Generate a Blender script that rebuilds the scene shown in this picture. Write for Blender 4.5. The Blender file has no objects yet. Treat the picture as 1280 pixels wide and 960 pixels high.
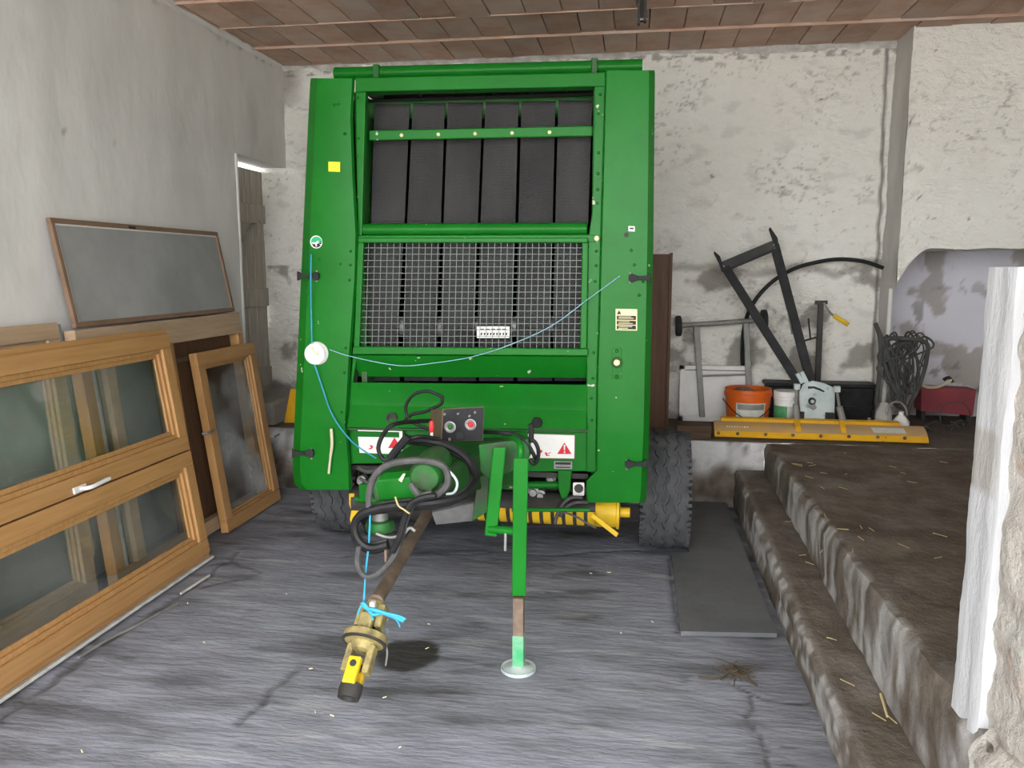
import bpy, bmesh, math, random
from mathutils import Vector, Matrix, noise
random.seed(7)
C = bpy.context.scene.collection
SC = bpy.context.scene
PI = math.pi

# ------------------------------------------------------------------ camera
FPX, VPX, VPY, CAMH = 1000.0, 795.0, 336.0, 1.75
PITCH = math.atan((480 - VPY) / FPX)
YAW = math.atan((VPX - 640) * math.cos(PITCH) / FPX)
cd = bpy.data.cameras.new('camera')
cd.sensor_width = 36.0
cd.lens = FPX * 36.0 / 1280.0
cd.clip_start = 0.05
cam = bpy.data.objects.new('camera', cd)
cam.location = (0, 0, CAMH)
cam.rotation_euler = (PI / 2 - PITCH, 0, YAW)
C.objects.link(cam)
SC.camera = cam
# ------------------------------------------------------------------ sky, sun, exposure
w = bpy.data.worlds.new('sky')
SC.world = w
w.use_nodes = True
bg = w.node_tree.nodes['Background']
bg.inputs['Color'].default_value = (0.94, 0.965, 1.0, 1)
bg.inputs['Strength'].default_value = 2.0
sd = bpy.data.lights.new('sun', 'SUN')
sd.energy = 5.0
sd.angle = 0.02
sd.color = (1.0, 0.93, 0.82)
sun = bpy.data.objects.new('sun', sd)
sun.rotation_euler = (math.radians(-42), math.radians(8), 0)   # sun stands behind the barn and lights the yard
sun.location = (0, 10, 12)
C.objects.link(sun)
SC.view_settings.view_transform = 'Standard'
SC.view_settings.look = 'None'
SC.view_settings.gamma = 1.0
SC.view_settings.use_curve_mapping = False
SC.view_settings.exposure = 2.3

# ------------------------------------------------------------------ pixels to rays
_F = Vector((-math.sin(YAW) * math.cos(PITCH), math.cos(YAW) * math.cos(PITCH), -math.sin(PITCH)))
_R = Vector((math.cos(YAW), math.sin(YAW), 0))
_U = _R.cross(_F)
_C = Vector((0, 0, CAMH))
def ray(u, v): return _F * FPX + _R * (u - 640) + _U * (480 - v)
def on(u, v, ax, val):
    d = ray(u, v)
    return _C + d * ((val - _C[ax]) / d[ax])
def F(u, v, Y): return on(u, v, 1, Y)
def G(u, v, z=0.0): return on(u, v, 2, z)
def onplane(u, v, p, n):
    d = ray(u, v)
    return _C + d * ((p - _C).dot(n) / d.dot(n))

# ------------------------------------------------------------------ materials
MATS = {}
def nd(nt, t, **kw):
    n = nt.nodes.new(t)
    for k, v in kw.items():
        if k in n.inputs: n.inputs[k].default_value = v
        else: setattr(n, k, v)
    return n
def mat(name, c1, c2=None, rough=0.6, metal=0.0, scale=6.0, stretch=(1, 1, 1), bump=0.0, bscale=40.0,
        lo=0.35, hi=0.65, chips=None, chip_lo=0.72, chip_scale=30.0, attr=None, attr_col=None, rnd=0.0,
        coat=0.0, spec=0.3, bstretch=None, detail=6.0, attr2=None, attr2_col=None, c3=None, s3=1.2, lo3=0.45, hi3=0.7,
        chip_hi=None, bdist=0.02):
    m = bpy.data.materials.new(name); m.use_nodes = True
    nt = m.node_tree; L = nt.links.new
    b = nt.nodes['Principled BSDF']
    b.inputs['Roughness'].default_value = rough; b.inputs['Metallic'].default_value = metal
    b.inputs['Specular IOR Level'].default_value = spec
    if coat: b.inputs['Coat Weight'].default_value = coat; b.inputs['Coat Roughness'].default_value = 0.15
    tc = nd(nt, 'ShaderNodeTexCoord'); oi = nd(nt, 'ShaderNodeObjectInfo')
    mp = nd(nt, 'ShaderNodeMapping'); mp.inputs['Scale'].default_value = stretch
    off = nd(nt, 'ShaderNodeVectorMath', operation='SCALE'); off.inputs['Scale'].default_value = 17.0
    cmb = nd(nt, 'ShaderNodeCombineXYZ')
    for i in range(3): L(oi.outputs['Random'], cmb.inputs[i])
    L(cmb.outputs[0], off.inputs[0])
    L(tc.outputs['Object'], mp.inputs['Vector']); L(off.outputs[0], mp.inputs['Location'])
    def tex(sc, vec=None, det=detail):
        n = nd(nt, 'ShaderNodeTexNoise'); n.inputs['Scale'].default_value = sc; n.inputs['Detail'].default_value = det
        n.inputs['Roughness'].default_value = 0.62
        L((vec or mp).outputs[0], n.inputs['Vector']); return n
    def ramp(src, a, z):
        r = nd(nt, 'ShaderNodeMapRange'); r.inputs['From Min'].default_value = a; r.inputs['From Max'].default_value = z
        L(src, r.inputs['Value']); return r.outputs[0]
    def mix(fac, A, B):
        n = nd(nt, 'ShaderNodeMix', data_type='RGBA')
        if isinstance(fac, float): n.inputs[0].default_value = fac
        else: L(fac, n.inputs[0])
        for k, q in ((6, A), (7, B)):
            if isinstance(q, tuple): n.inputs[k].default_value = (*q, 1)
            else: L(q, n.inputs[k])
        return n.outputs[2]
    col = c1
    if c2 is not None:
        col = mix(ramp(tex(scale).outputs[0], lo, hi), c1, c2)
    if c3 is not None:
        col = mix(ramp(tex(s3).outputs[0], lo3, hi3), col, c3)
    if attr:
        a = nd(nt, 'ShaderNodeAttribute', attribute_name=attr); col = mix(a.outputs['Fac'], col, attr_col)
    if attr2:
        a = nd(nt, 'ShaderNodeAttribute', attribute_name=attr2); col = mix(a.outputs['Fac'], col, attr2_col)
    if chips is not None:
        col = mix(ramp(tex(chip_scale, det=2.0).outputs[0], chip_lo, chip_hi or chip_lo + 0.02), col, chips)
    if rnd:
        h = nd(nt, 'ShaderNodeHueSaturation')
        r = nd(nt, 'ShaderNodeMapRange'); r.inputs['To Min'].default_value = 1 - rnd; r.inputs['To Max'].default_value = 1 + rnd
        L(oi.outputs['Random'], r.inputs['Value']); L(r.outputs[0], h.inputs['Value'])
        if isinstance(col, tuple): h.inputs['Color'].default_value = (*col, 1)
        else: L(col, h.inputs['Color'])
        col = h.outputs[0]
    if isinstance(col, tuple): b.inputs['Base Color'].default_value = (*col, 1)
    else: L(col, b.inputs['Base Color'])
    if bump:
        mp2 = nd(nt, 'ShaderNodeMapping'); mp2.inputs['Scale'].default_value = bstretch or stretch
        L(tc.outputs['Object'], mp2.inputs['Vector'])
        bn = nd(nt, 'ShaderNodeBump'); bn.inputs['Strength'].default_value = bump; bn.inputs['Distance'].default_value = bdist
        L(tex(bscale, mp2).outputs[0], bn.inputs['Height']); L(bn.outputs[0], b.inputs['Normal'])
    MATS[name] = m
    return m
def glass(name, tint, dirt, gloss_rough=0.03):
    m = bpy.data.materials.new(name); m.use_nodes = True
    nt = m.node_tree; nt.nodes.clear(); L = nt.links.new
    out = nd(nt, 'ShaderNodeOutputMaterial')
    tr = nd(nt, 'ShaderNodeBsdfTransparent'); tr.inputs[0].default_value = (*tint, 1)
    gl = nd(nt, 'ShaderNodeBsdfGlossy'); gl.inputs['Roughness'].default_value = gloss_rough
    df = nd(nt, 'ShaderNodeBsdfDiffuse'); df.inputs[0].default_value = (0.5, 0.5, 0.48, 1)
    lw = nd(nt, 'ShaderNodeLayerWeight'); lw.inputs[0].default_value = .5
    pw_ = nd(nt, 'ShaderNodeMath', operation='POWER'); pw_.inputs[1].default_value = 5.0
    fr = nd(nt, 'ShaderNodeMath', operation='MULTIPLY_ADD'); fr.inputs[1].default_value = .94; fr.inputs[2].default_value = .045
    L(lw.outputs['Facing'], pw_.inputs[0]); L(pw_.outputs[0], fr.inputs[0])
    m1 = nd(nt, 'ShaderNodeMixShader'); m2 = nd(nt, 'ShaderNodeMixShader')
    tc = nd(nt, 'ShaderNodeTexCoord'); n = nd(nt, 'ShaderNodeTexNoise'); n.inputs['Scale'].default_value = 3.0; n.inputs['Detail'].default_value = 8
    L(tc.outputs['Object'], n.inputs['Vector'])
    r = nd(nt, 'ShaderNodeMapRange'); r.inputs['From Min'].default_value = 0.35; r.inputs['From Max'].default_value = 0.75
    r.inputs['To Max'].default_value = dirt
    L(n.outputs[0], r.inputs['Value']); L(r.outputs[0], m1.inputs[0])
    L(tr.outputs[0], m1.inputs[1]); L(df.outputs[0], m1.inputs[2])
    L(fr.outputs[0], m2.inputs[0]); L(m1.outputs[0], m2.inputs[1]); L(gl.outputs[0], m2.inputs[2])
    L(m2.outputs[0], out.inputs[0]); MATS[name] = m; return m

mat('plaster_left', (.62, .598, .56), (.665, .645, .605), .85, scale=1.4, bump=.30, bscale=3.2, bstretch=(1, 1.7, .8), detail=3.0, attr='dirt', attr_col=(.33, .30, .27), attr2='crack', attr2_col=(.16, .14, .12))
mat('plaster_back', (.86, .83, .755), (.90, .88, .805), .9, scale=2.2, bump=1.0, bscale=8, bdist=.07, bstretch=(1, 1, 1.7), attr='dirt', attr_col=(.36, .33, .29), attr2='crack', attr2_col=(.13, .11, .09))
mat('whitewash', (.70, .68, .74), (.66, .65, .70), .9, scale=2, bump=.3, bscale=20, attr='dirt', attr_col=(.38, .345, .32), attr2='crack', attr2_col=(.2, .18, .17))
mat('plaster_dark', (.25, .24, .22), (.33, .31, .28), .9, scale=3, bump=.3)
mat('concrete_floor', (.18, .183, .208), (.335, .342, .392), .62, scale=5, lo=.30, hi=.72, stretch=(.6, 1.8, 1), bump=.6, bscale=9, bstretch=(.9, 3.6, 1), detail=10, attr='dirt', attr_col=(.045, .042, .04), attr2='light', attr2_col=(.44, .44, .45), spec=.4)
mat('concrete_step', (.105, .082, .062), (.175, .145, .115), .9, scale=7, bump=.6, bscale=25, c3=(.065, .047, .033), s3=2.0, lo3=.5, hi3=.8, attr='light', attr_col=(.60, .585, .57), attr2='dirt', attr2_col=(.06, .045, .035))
mat('yard', (.30, .285, .26), (.38, .36, .33), .95, scale=.8, bump=.3)
mat('terracotta', (.47, .29, .205), (.58, .40, .305), .85, scale=5, bump=.3, bscale=30, bstretch=(8, 1, 1), c3=(.60, .51, .45), s3=1.9, lo3=.42, hi3=.80, rnd=.16)
mat('mortar', (.55, .48, .42), (.4, .33, .28), .95, scale=8, bump=.4)
mat('old_wood', (.36, .32, .265), (.52, .47, .40), .9, scale=5, stretch=(9, 9, .6), bump=.6, bscale=9, c3=(.16, .13, .10), s3=2.5, lo3=.55, hi3=.85)
mat('pine', (.36, .185, .066), (.44, .24, .092), .45, scale=4, stretch=(12, .6, 12), bump=.08, bscale=20, coat=.15, rnd=.05)
mat('pine_up', (.36, .185, .066), (.44, .24, .092), .45, scale=4, stretch=(12, 12, .6), bump=.08, bscale=20, coat=.15, rnd=.05)
mat('frame_tan', (.39, .27, .165), (.46, .33, .21), .6, scale=5, stretch=(10, .6, 10), bump=.1)
mat('white_seal', (.62, .60, .56), (.42, .39, .35), .8, scale=14)
glass('pane_glass', (.875, .90, .885), .15)
glass('dusty_glass', (.85, .87, .87), .60)
mat('screen_mesh', (.27, .265, .255), (.33, .325, .315), .8, scale=3, c3=(.22, .215, .21), s3=.9)
mat('handle_white', (.68, .66, .62), None, .35)
mat('green', (.006, .130, .010), (.008, .160, .013), .32, scale=2.5, chips=(.50, .52, .40), chip_lo=.725, chip_scale=16, spec=.16, bump=.03, bscale=3)
mat('green_dirty', (.006, .085, .010), (.014, .14, .02), .5, scale=9, c3=(.07, .065, .05), s3=7, lo3=.42, hi3=.75, spec=.3, chips=(.30, .25, .18), chip_lo=.74, chip_scale=40)
mat('green_fade', (.05, .33, .13), (.40, .46, .42), .55, scale=3, stretch=(1, 1, 1), lo=.45, hi=.7)
mat('gap_shade', (.006, .007, .006), None, .9)  # near-black paint for the shade in the baler's cavities
mat('dark_steel', (.035, .033, .030), (.06, .055, .05), .6, scale=9, metal=.3)
mat('steel', (.22, .21, .20), (.34, .33, .32), .5, scale=9, metal=.5)
mat('zinc', (.60, .66, .64), (.48, .55, .54), .4, scale=12, metal=.35, c3=(.25, .24, .22), s3=20, lo3=.6, hi3=.75)
mat('rubber', (.014, .014, .014), (.026, .026, .026), .7, scale=12, spec=.3)
mat('tyre_rubber', (.045, .046, .048), (.085, .085, .087), .85, scale=9, bump=.2, spec=.15)
mat('hose', (.008, .008, .009), (.018, .017, .017), .5, scale=20, spec=.25)
mat('hose_grey', (.05, .049, .047), (.09, .087, .083), .6, scale=20, spec=.25)
mat('yellow', (.72, .47, .015), (.62, .38, .02), .45, scale=6, chips=(.12, .07, .04), chip_lo=.74, chip_scale=18)
mat('yellow_sticker', (.85, .75, .03), None, .5)
mat('blade_yellow', (.74, .40, .012), (.64, .33, .015), .5, scale=7, chips=(.08, .05, .035), chip_lo=.72, chip_scale=16)
mat('blade_dusty', (.50, .30, .10), (.44, .29, .14), .7, scale=3, c3=(.34, .25, .17), s3=2.5)
mat('olive_yoke', (.40, .33, .12), (.22, .17, .075), .55, scale=14, c3=(.07, .055, .035), s3=18, lo3=.5, hi3=.75)
mat('rust', (.16, .105, .07), (.24, .175, .13), .85, scale=14, stretch=(1, 1, 1), c3=(.10, .07, .05), s3=6)
mat('white_paint', (.78, .76, .72), (.70, .68, .64), .5, scale=8)
mat('label_white', (.84, .82, .78), (.79, .77, .72), .5, scale=30)
mat('label_red', (.62, .02, .035), None, .5)
mat('label_black', (.02, .018, .015), None, .6)
mat('label_cream', (.80, .72, .40), None, .55)
mat('logo_green', (.02, .42, .17), None, .45)
mat('twine', (.03, .28, .46), (.05, .36, .52), .6, scale=30)
mat('twine_pale', (.25, .45, .52), None, .6)
mat('rope', (.62, .55, .38), None, .8)
mat('box_olive', (.085, .065, .035), (.13, .10, .06), .7, scale=8)
mat('panel_black', (.010, .010, .012), (.022, .021, .022), .45, scale=14, spec=.2)
mat('red_plastic', (.62, .03, .035), None, .4)
mat('brown_board', (.085, .042, .022), (.13, .066, .036), .6, scale=3, stretch=(8, 8, .6), bump=.1)
mat('timber', (.075, .045, .028), (.13, .085, .055), .85, scale=4, stretch=(.5, 6, 6), bump=.4, bscale=10)
mat('orange_plastic', (.66, .12, .012), (.58, .10, .012), .45, scale=6)
mat('green_print', (.05, .22, .08), (.10, .33, .14), .5, scale=20)
mat('grey_print', (.48, .50, .45), (.60, .58, .52), .5, scale=30)
mat('maroon', (.26, .045, .055), (.20, .04, .05), .6, scale=6)
mat('bundle', (.045, .045, .040), (.08, .08, .072), .8, scale=14)
mat('tube_grey', (.20, .195, .18), (.28, .27, .25), .55, scale=10, metal=.3)
mat('mat_rubber', (.10, .103, .105), (.145, .147, .15), .7, scale=2.5, bump=.15, bscale=30, c3=(.15, .145, .14), s3=4, lo3=.55, hi3=.85)
mat('straw', (.48, .38, .17), None, .8)
mat('twig', (.075, .055, .035), None, .9)
mat('stone', (.32, .30, .27), (.42, .40, .37), .95, scale=6, bump=.5)
mat('wire_light', (.17, .19, .17), None, .5, metal=.3)
mat('rough_render', (.52, .49, .44), (.42, .38, .33), .95, scale=8, bump=1.0, bscale=35, c3=(.40, .25, .17), s3=2.3, lo3=.62, hi3=.72)
# conveyor belts: fine diamond relief
def belt_mat():
    m = mat('belt', (.030, .029, .029), (.048, .047, .046), .5, spec=.15, scale=3, stretch=(1, 1, .4))
    nt = m.node_tree; L = nt.links.new; b = nt.nodes['Principled BSDF']
    tc = nd(nt, 'ShaderNodeTexCoord')
    ws = []
    for s in (1, -1):
        mp = nd(nt, 'ShaderNodeMapping'); mp.inputs['Rotation'].default_value = (0, s * math.radians(62), 0)
        L(tc.outputs['Object'], mp.inputs[0])
        wv = nd(nt, 'ShaderNodeTexWave'); wv.inputs['Scale'].default_value = 30.0
        L(mp.outputs[0], wv.inputs['Vector']); ws.append(wv)
    mm = nd(nt, 'ShaderNodeMath', operation='MAXIMUM'); L(ws[0].outputs['Fac'], mm.inputs[0]); L(ws[1].outputs['Fac'], mm.inputs[1])
    bn = nd(nt, 'ShaderNodeBump'); bn.inputs['Strength'].default_value = .5; bn.inputs['Distance'].default_value = .004
    L(mm.outputs[0], bn.inputs['Height']); L(bn.outputs[0], b.inputs['Normal'])
belt_mat()

# ------------------------------------------------------------------ mesh builder
class MB:
    def __init__(s): s.v = []; s.f = []
    def add(s, vs, fs):
        o = len(s.v); s.v += [Vector(q) for q in vs]; s.f += [tuple(i + o for i in f) for f in fs]; return s
    def hexa(s, p): return s.add(p, [(0, 3, 2, 1), (4, 5, 6, 7), (0, 1, 5, 4), (1, 2, 6, 5), (2, 3, 7, 6), (3, 0, 4, 7)])
    def box(s, a, b):
        (x0, y0, z0), (x1, y1, z1) = a, b
        return s.hexa([(x0, y0, z0), (x1, y0, z0), (x1, y1, z0), (x0, y1, z0), (x0, y0, z1), (x1, y0, z1), (x1, y1, z1), (x0, y1, z1)])
    def obox(s, c, ax, ay, az):
        c, ax, ay, az = map(Vector, (c, ax, ay, az))
        return s.hexa([c - ax - ay - az, c + ax - ay - az, c + ax + ay - az, c - ax + ay - az, c - ax - ay + az, c + ax - ay + az, c + ax + ay + az, c - ax + ay + az])
    def bar(s, p0, p1, wdt, hgt, up=(0, 0, 1)):
        p0, p1, up = Vector(p0), Vector(p1), Vector(up)
        d = (p1 - p0); n = d.normalized(); sx = n.cross(up)
        if sx.length < 1e-4: sx = n.cross(Vector((1, 0, 0)))
        sx.normalize(); uy = sx.cross(n)
        return s.obox((p0 + p1) / 2, sx * wdt / 2, d / 2, uy * hgt / 2)
    def prism(s, pts, vec):
        n = len(pts); vec = Vector(vec); a = [Vector(p) for p in pts]; b = [p + vec for p in a]
        return s.add(a + b, [tuple(range(n - 1, -1, -1)), tuple(range(n, 2 * n))] + [(i, (i + 1) % n, n + (i + 1) % n, n + i) for i in range(n)])
    def tube(s, pts, r, n=8, closed=False):
        pts = [Vector(p) for p in pts]; m = len(pts); rs = r if isinstance(r, (list, tuple)) else [r] * m
        t0 = (pts[1] - pts[0]).normalized(); up = Vector((0, 0, 1)) if abs(t0.z) < .9 else Vector((1, 0, 0))
        a = t0.cross(up).normalized(); vs = []; fs = []
        for i, p in enumerate(pts):
            if closed: t = (pts[(i + 1) % m] - pts[i - 1]).normalized()
            else: t = (pts[min(i + 1, m - 1)] - pts[max(i - 1, 0)]).normalized()
            a = (a - t * a.dot(t)).normalized(); b = t.cross(a)
            for k in range(n):
                th = 2 * PI * k / n; vs.append(p + (a * math.cos(th) + b * math.sin(th)) * rs[i])
        for i in range(m if closed else m - 1):
            j = (i + 1) % m
            for k in range(n): fs.append((i * n + k, i * n + (k + 1) % n, j * n + (k + 1) % n, j * n + k))
        if not closed: fs += [tuple(range(n - 1, -1, -1)), tuple((m - 1) * n + k for k in range(n))]
        return s.add(vs, fs)
    def cyl(s, p0, p1, r, n=16, r2=None): return s.tube([p0, p1], [r, r if r2 is None else r2], n)
    def lathe(s, prof, org, axis, n=24, closed=False):
        org, axis = Vector(org), Vector(axis).normalized(); up = Vector((0, 0, 1)) if abs(axis.z) < .9 else Vector((1, 0, 0))
        a = axis.cross(up).normalized(); b = axis.cross(a); m = len(prof); vs = []; fs = []
        for (r, h) in prof:
            for k in range(n):
                th = 2 * PI * k / n; vs.append(org + axis * h + (a * math.cos(th) + b * math.sin(th)) * r)
        for i in range(m if closed else m - 1):
            j = (i + 1) % m
            for k in range(n): fs.append((i * n + k, i * n + (k + 1) % n, j * n + (k + 1) % n, j * n + k))
        if not closed: fs += [tuple(range(n - 1, -1, -1)), tuple((m - 1) * n + k for k in range(n))]
        return s.add(vs, fs)
    def grid(s, fn, nu, nv):
        vs = [fn(i / nu, j / nv) for j in range(nv + 1) for i in range(nu + 1)]
        return s.add(vs, [(j * (nu + 1) + i, j * (nu + 1) + i + 1, (j + 1) * (nu + 1) + i + 1, (j + 1) * (nu + 1) + i) for j in range(nv) for i in range(nu)])
    def rows(s, rws):
        nu = len(rws[0]); vs = [p for r in rws for p in r]
        return s.add(vs, [(j * nu + i, j * nu + i + 1, (j + 1) * nu + i + 1, (j + 1) * nu + i) for j in range(len(rws) - 1) for i in range(nu - 1)])

WL = {}
def mesh_of(name, mb, m, org, smooth=False):
    me = bpy.data.meshes.new(name)
    me.from_pydata([tuple(v - org) for v in mb.v], [], mb.f)
    bm = bmesh.new(); bm.from_mesh(me); bmesh.ops.recalc_face_normals(bm, faces=bm.faces); bm.to_mesh(me); bm.free()
    me.materials.append(MATS[m])
    if smooth:
        me.shade_smooth(); me.set_sharp_from_angle(angle=math.radians(smooth if smooth is not True else 40))
    return me
def obj(name, mb, m, parent=None, smooth=False, bevel=0, solid=0, org=None, label=None):
    if org is None:
        lo = Vector([min(v[i] for v in mb.v) for i in range(3)]); hi = Vector([max(v[i] for v in mb.v) for i in range(3)])
        org = (lo + hi) / 2
    org = Vector(org)
    o = bpy.data.objects.new(name, mesh_of(name, mb, m, org, smooth)); C.objects.link(o)
    if parent is not None:
        o.parent = parent; o.location = org - WL[parent.name]
    else: o.location = org
    WL[o.name] = org
    if solid:
        md = o.modifiers.new('thickness', 'SOLIDIFY'); md.thickness = solid; md.offset = 0
    if solid and smooth:
        md = o.modifiers.new('crisp', 'EDGE_SPLIT'); md.split_angle = math.radians(35)
    if bevel:
        md = o.modifiers.new('bevel', 'BEVEL'); md.width = bevel; md.segments = 2; md.limit_method = 'ANGLE'; md.angle_limit = .6
    if label: o['label'] = label
    return o
def copy_to(o, delta, parent=None, rot=None):
    c = o.copy(); C.objects.link(c)
    if parent is not None: c.parent = parent
    c.location = o.location + Vector(delta)
    WL[c.name] = WL[o.name] + Vector(delta)
    return c
def thing(name, label, cat, loc, group=None):
    o = bpy.data.objects.new(name, None); C.objects.link(o); o.location = loc; o.empty_display_size = .1
    WL[o.name] = Vector(loc); o['label'] = label; o['category'] = cat
    if group: o['group'] = group
    return o
def tag(o, label, cat, group=None):
    o['label'] = label; o['category'] = cat
    if group: o['group'] = group
    return o
def struct(name, mb, m, **kw):
    lab = kw.pop('lab', None); cat = kw.pop('cat', None)
    o = obj(name, mb, m, **kw); o['kind'] = 'structure'
    if lab: o['label'] = lab
    if cat: o['category'] = cat
    return o
def spl(pts, k=6, closed=False):
    pts = [Vector(p) for p in pts]; n = len(pts); out = []
    for i in range(n if closed else n - 1):
        if closed: p0, p1, p2, p3 = pts[i - 1], pts[i], pts[(i + 1) % n], pts[(i + 2) % n]
        else: p0, p1, p2, p3 = pts[max(i - 1, 0)], pts[i], pts[i + 1], pts[min(i + 2, n - 1)]
        for j in range(k):
            t = j / k
            out.append(.5 * ((2 * p1) + (p2 - p0) * t + (2 * p0 - 5 * p1 + 4 * p2 - p3) * t * t + (3 * p1 - p0 - 3 * p2 + p3) * t ** 3))
    if not closed: out.append(pts[-1])
    return out
def px(pts, Y): return [F(u, v, Y) for u, v in pts]
def set_attr(o, name, vals):
    a = o.data.attributes.new(name, 'FLOAT', 'POINT'); a.data.foreach_set('value', vals)
def nz(x, y, z=0.0): return noise.noise(Vector((x, y, z)))
def fbm(x, y, z=0.0, o=4):
    a, s, f = 0, 1, 1
    for _ in range(o): a += s * noise.noise(Vector((x * f, y * f, z * f))); s *= .5; f *= 2.1
    return a
def sst(a, b, x):
    t = min(1, max(0, (x - a) / (b - a))); return t * t * (3 - 2 * t)
def segdist(p, pl):
    best = 9
    for a, b in zip(pl[:-1], pl[1:]):
        ax, ay = b[0] - a[0], b[1] - a[1]; l2 = ax * ax + ay * ay + 1e-9
        t = min(1, max(0, ((p[0] - a[0]) * ax + (p[1] - a[1]) * ay) / l2))
        best = min(best, math.hypot(p[0] - a[0] - t * ax, p[1] - a[1] - t * ay))
    return best

# ------------------------------------------------------------------ the place: floor, platform, steps
XL, YB, ZC = -3.04, 6.82, 3.47
SX, PX, PH, PFY = .75, .955, .49, 5.93       # step riser, platform edge, platform height, platform front
YP, YN, PXL = 6.42, 7.32, 1.935             # masonry over the niche, back of the niche, its left edge
XR, YO = 4.3, -.6                            # far right wall, open front of the barn
def poly_ground(pts): return [(lambda q: (q.x, q.y))(G(u, v)) for u, v in pts]
CRACKS = [(poly_ground([(560, 694), (620, 690), (690, 695), (740, 690), (800, 687)]), .006),
          (poly_ground([(262, 706), (285, 702), (330, 716), (250, 735)]), .007),
          (poly_ground([(900, 846), (950, 872), (990, 880), (1010, 879)]), .005),
          (poly_ground([(938, 870), (940, 905), (962, 958)]), .006),
          (poly_ground([(836, 692), (848, 790)]), .008),
          (poly_ground([(0, 900), (40, 872), (120, 812), (240, 735), (300, 690)]), .010),
          (poly_ground([(300, 905), (340, 865), (372, 838)]), .012)]
DARK_SPOTS = [((480, 818), (465, 545), .17, .085, 1.0), ((385, 862), None, .22, .05, .35), ((250, 880), None, .25, .06, .35), ((230, 755), None, .2, .07, .25),
          ((720, 770), None, .3, .12, .25), ((720, 660), None, 1.2, .35, .45), ((570, 690), None, .9, .3, .3), ((470, 660), None, .7, .4, .35), ((330, 660), None, .35, .5, .25)]  # soft dark ovals beside the jack, under the baler, by the windows
ST = []
for (c, _, rx, ry, k) in DARK_SPOTS:
    q = G(*c); ST.append((q.x, q.y, rx, ry, k))
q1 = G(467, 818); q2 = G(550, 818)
ST[0] = ((q1.x + q2.x) / 2, (G(500, 797).y + G(500, 840).y) / 2, (q2.x - q1.x) / 2, (G(500, 797).y - G(500, 840).y) / 2, 1.0)  # dark oval by the yoke: oil stain with a painted cast shadow
def floor_patch(x0, x1, y0, y1, nx, ny, detail=True):
    mb = MB(); dirt = []; light = []
    for j in range(ny + 1):
        for i in range(nx + 1):
            x = x0 + (x1 - x0) * i / nx; y = y0 + (y1 - y0) * j / ny
            z = 0.0; d = 0.0; l = 0.0
            if detail:
                g = fbm(x * 1.3, y * 7, 3.1, 3)
                z = .004 * g + .004 * fbm(x * .8, y * .8, 1)
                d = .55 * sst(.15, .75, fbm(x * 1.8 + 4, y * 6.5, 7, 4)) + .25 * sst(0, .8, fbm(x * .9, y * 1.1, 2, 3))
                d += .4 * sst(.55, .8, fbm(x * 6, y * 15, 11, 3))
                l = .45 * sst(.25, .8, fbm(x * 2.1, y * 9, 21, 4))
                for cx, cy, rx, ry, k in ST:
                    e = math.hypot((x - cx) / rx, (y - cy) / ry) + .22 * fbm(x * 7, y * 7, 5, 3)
                    d = max(d, k * (1 - sst(.82, 1.12, e))) if k == 1.0 else d + k * (1 - sst(.2, 1.2, e))  # spots, with the painted yoke shadow, join the dirt mask
                for pl, wd in CRACKS:
                    s = segdist((x + .03 * nz(x * 9, y * 9), y + .03 * nz(x * 8, y * 8, 4)), pl)
                    if s < wd * 2.5:
                        k = 1 - sst(wd * .6, wd * 2.5, s); d = max(d, .6 * k); z -= .006 * k
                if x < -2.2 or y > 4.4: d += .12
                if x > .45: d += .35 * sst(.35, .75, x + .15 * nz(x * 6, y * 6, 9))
            mb.v.append(Vector((x, y, z))); dirt.append(min(1, max(0, d))); light.append(min(.8, l))
    mb.f = [(j * (nx + 1) + i, j * (nx + 1) + i + 1, (j + 1) * (nx + 1) + i + 1, (j + 1) * (nx + 1) + i) for j in range(ny) for i in range(nx)]
    return mb, dirt, light
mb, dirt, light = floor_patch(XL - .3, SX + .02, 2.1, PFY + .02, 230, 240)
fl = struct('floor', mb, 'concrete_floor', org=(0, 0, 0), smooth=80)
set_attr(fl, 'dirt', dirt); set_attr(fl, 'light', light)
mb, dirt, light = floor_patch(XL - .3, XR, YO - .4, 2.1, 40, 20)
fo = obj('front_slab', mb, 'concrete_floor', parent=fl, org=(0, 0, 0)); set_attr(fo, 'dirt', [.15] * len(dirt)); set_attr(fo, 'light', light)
struct('floor_yard', MB().box((-14, -22, -.12), (16, YO - .4, -.02)), 'yard', lab='grey gravel yard in front of the barn opening', cat='yard')

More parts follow.
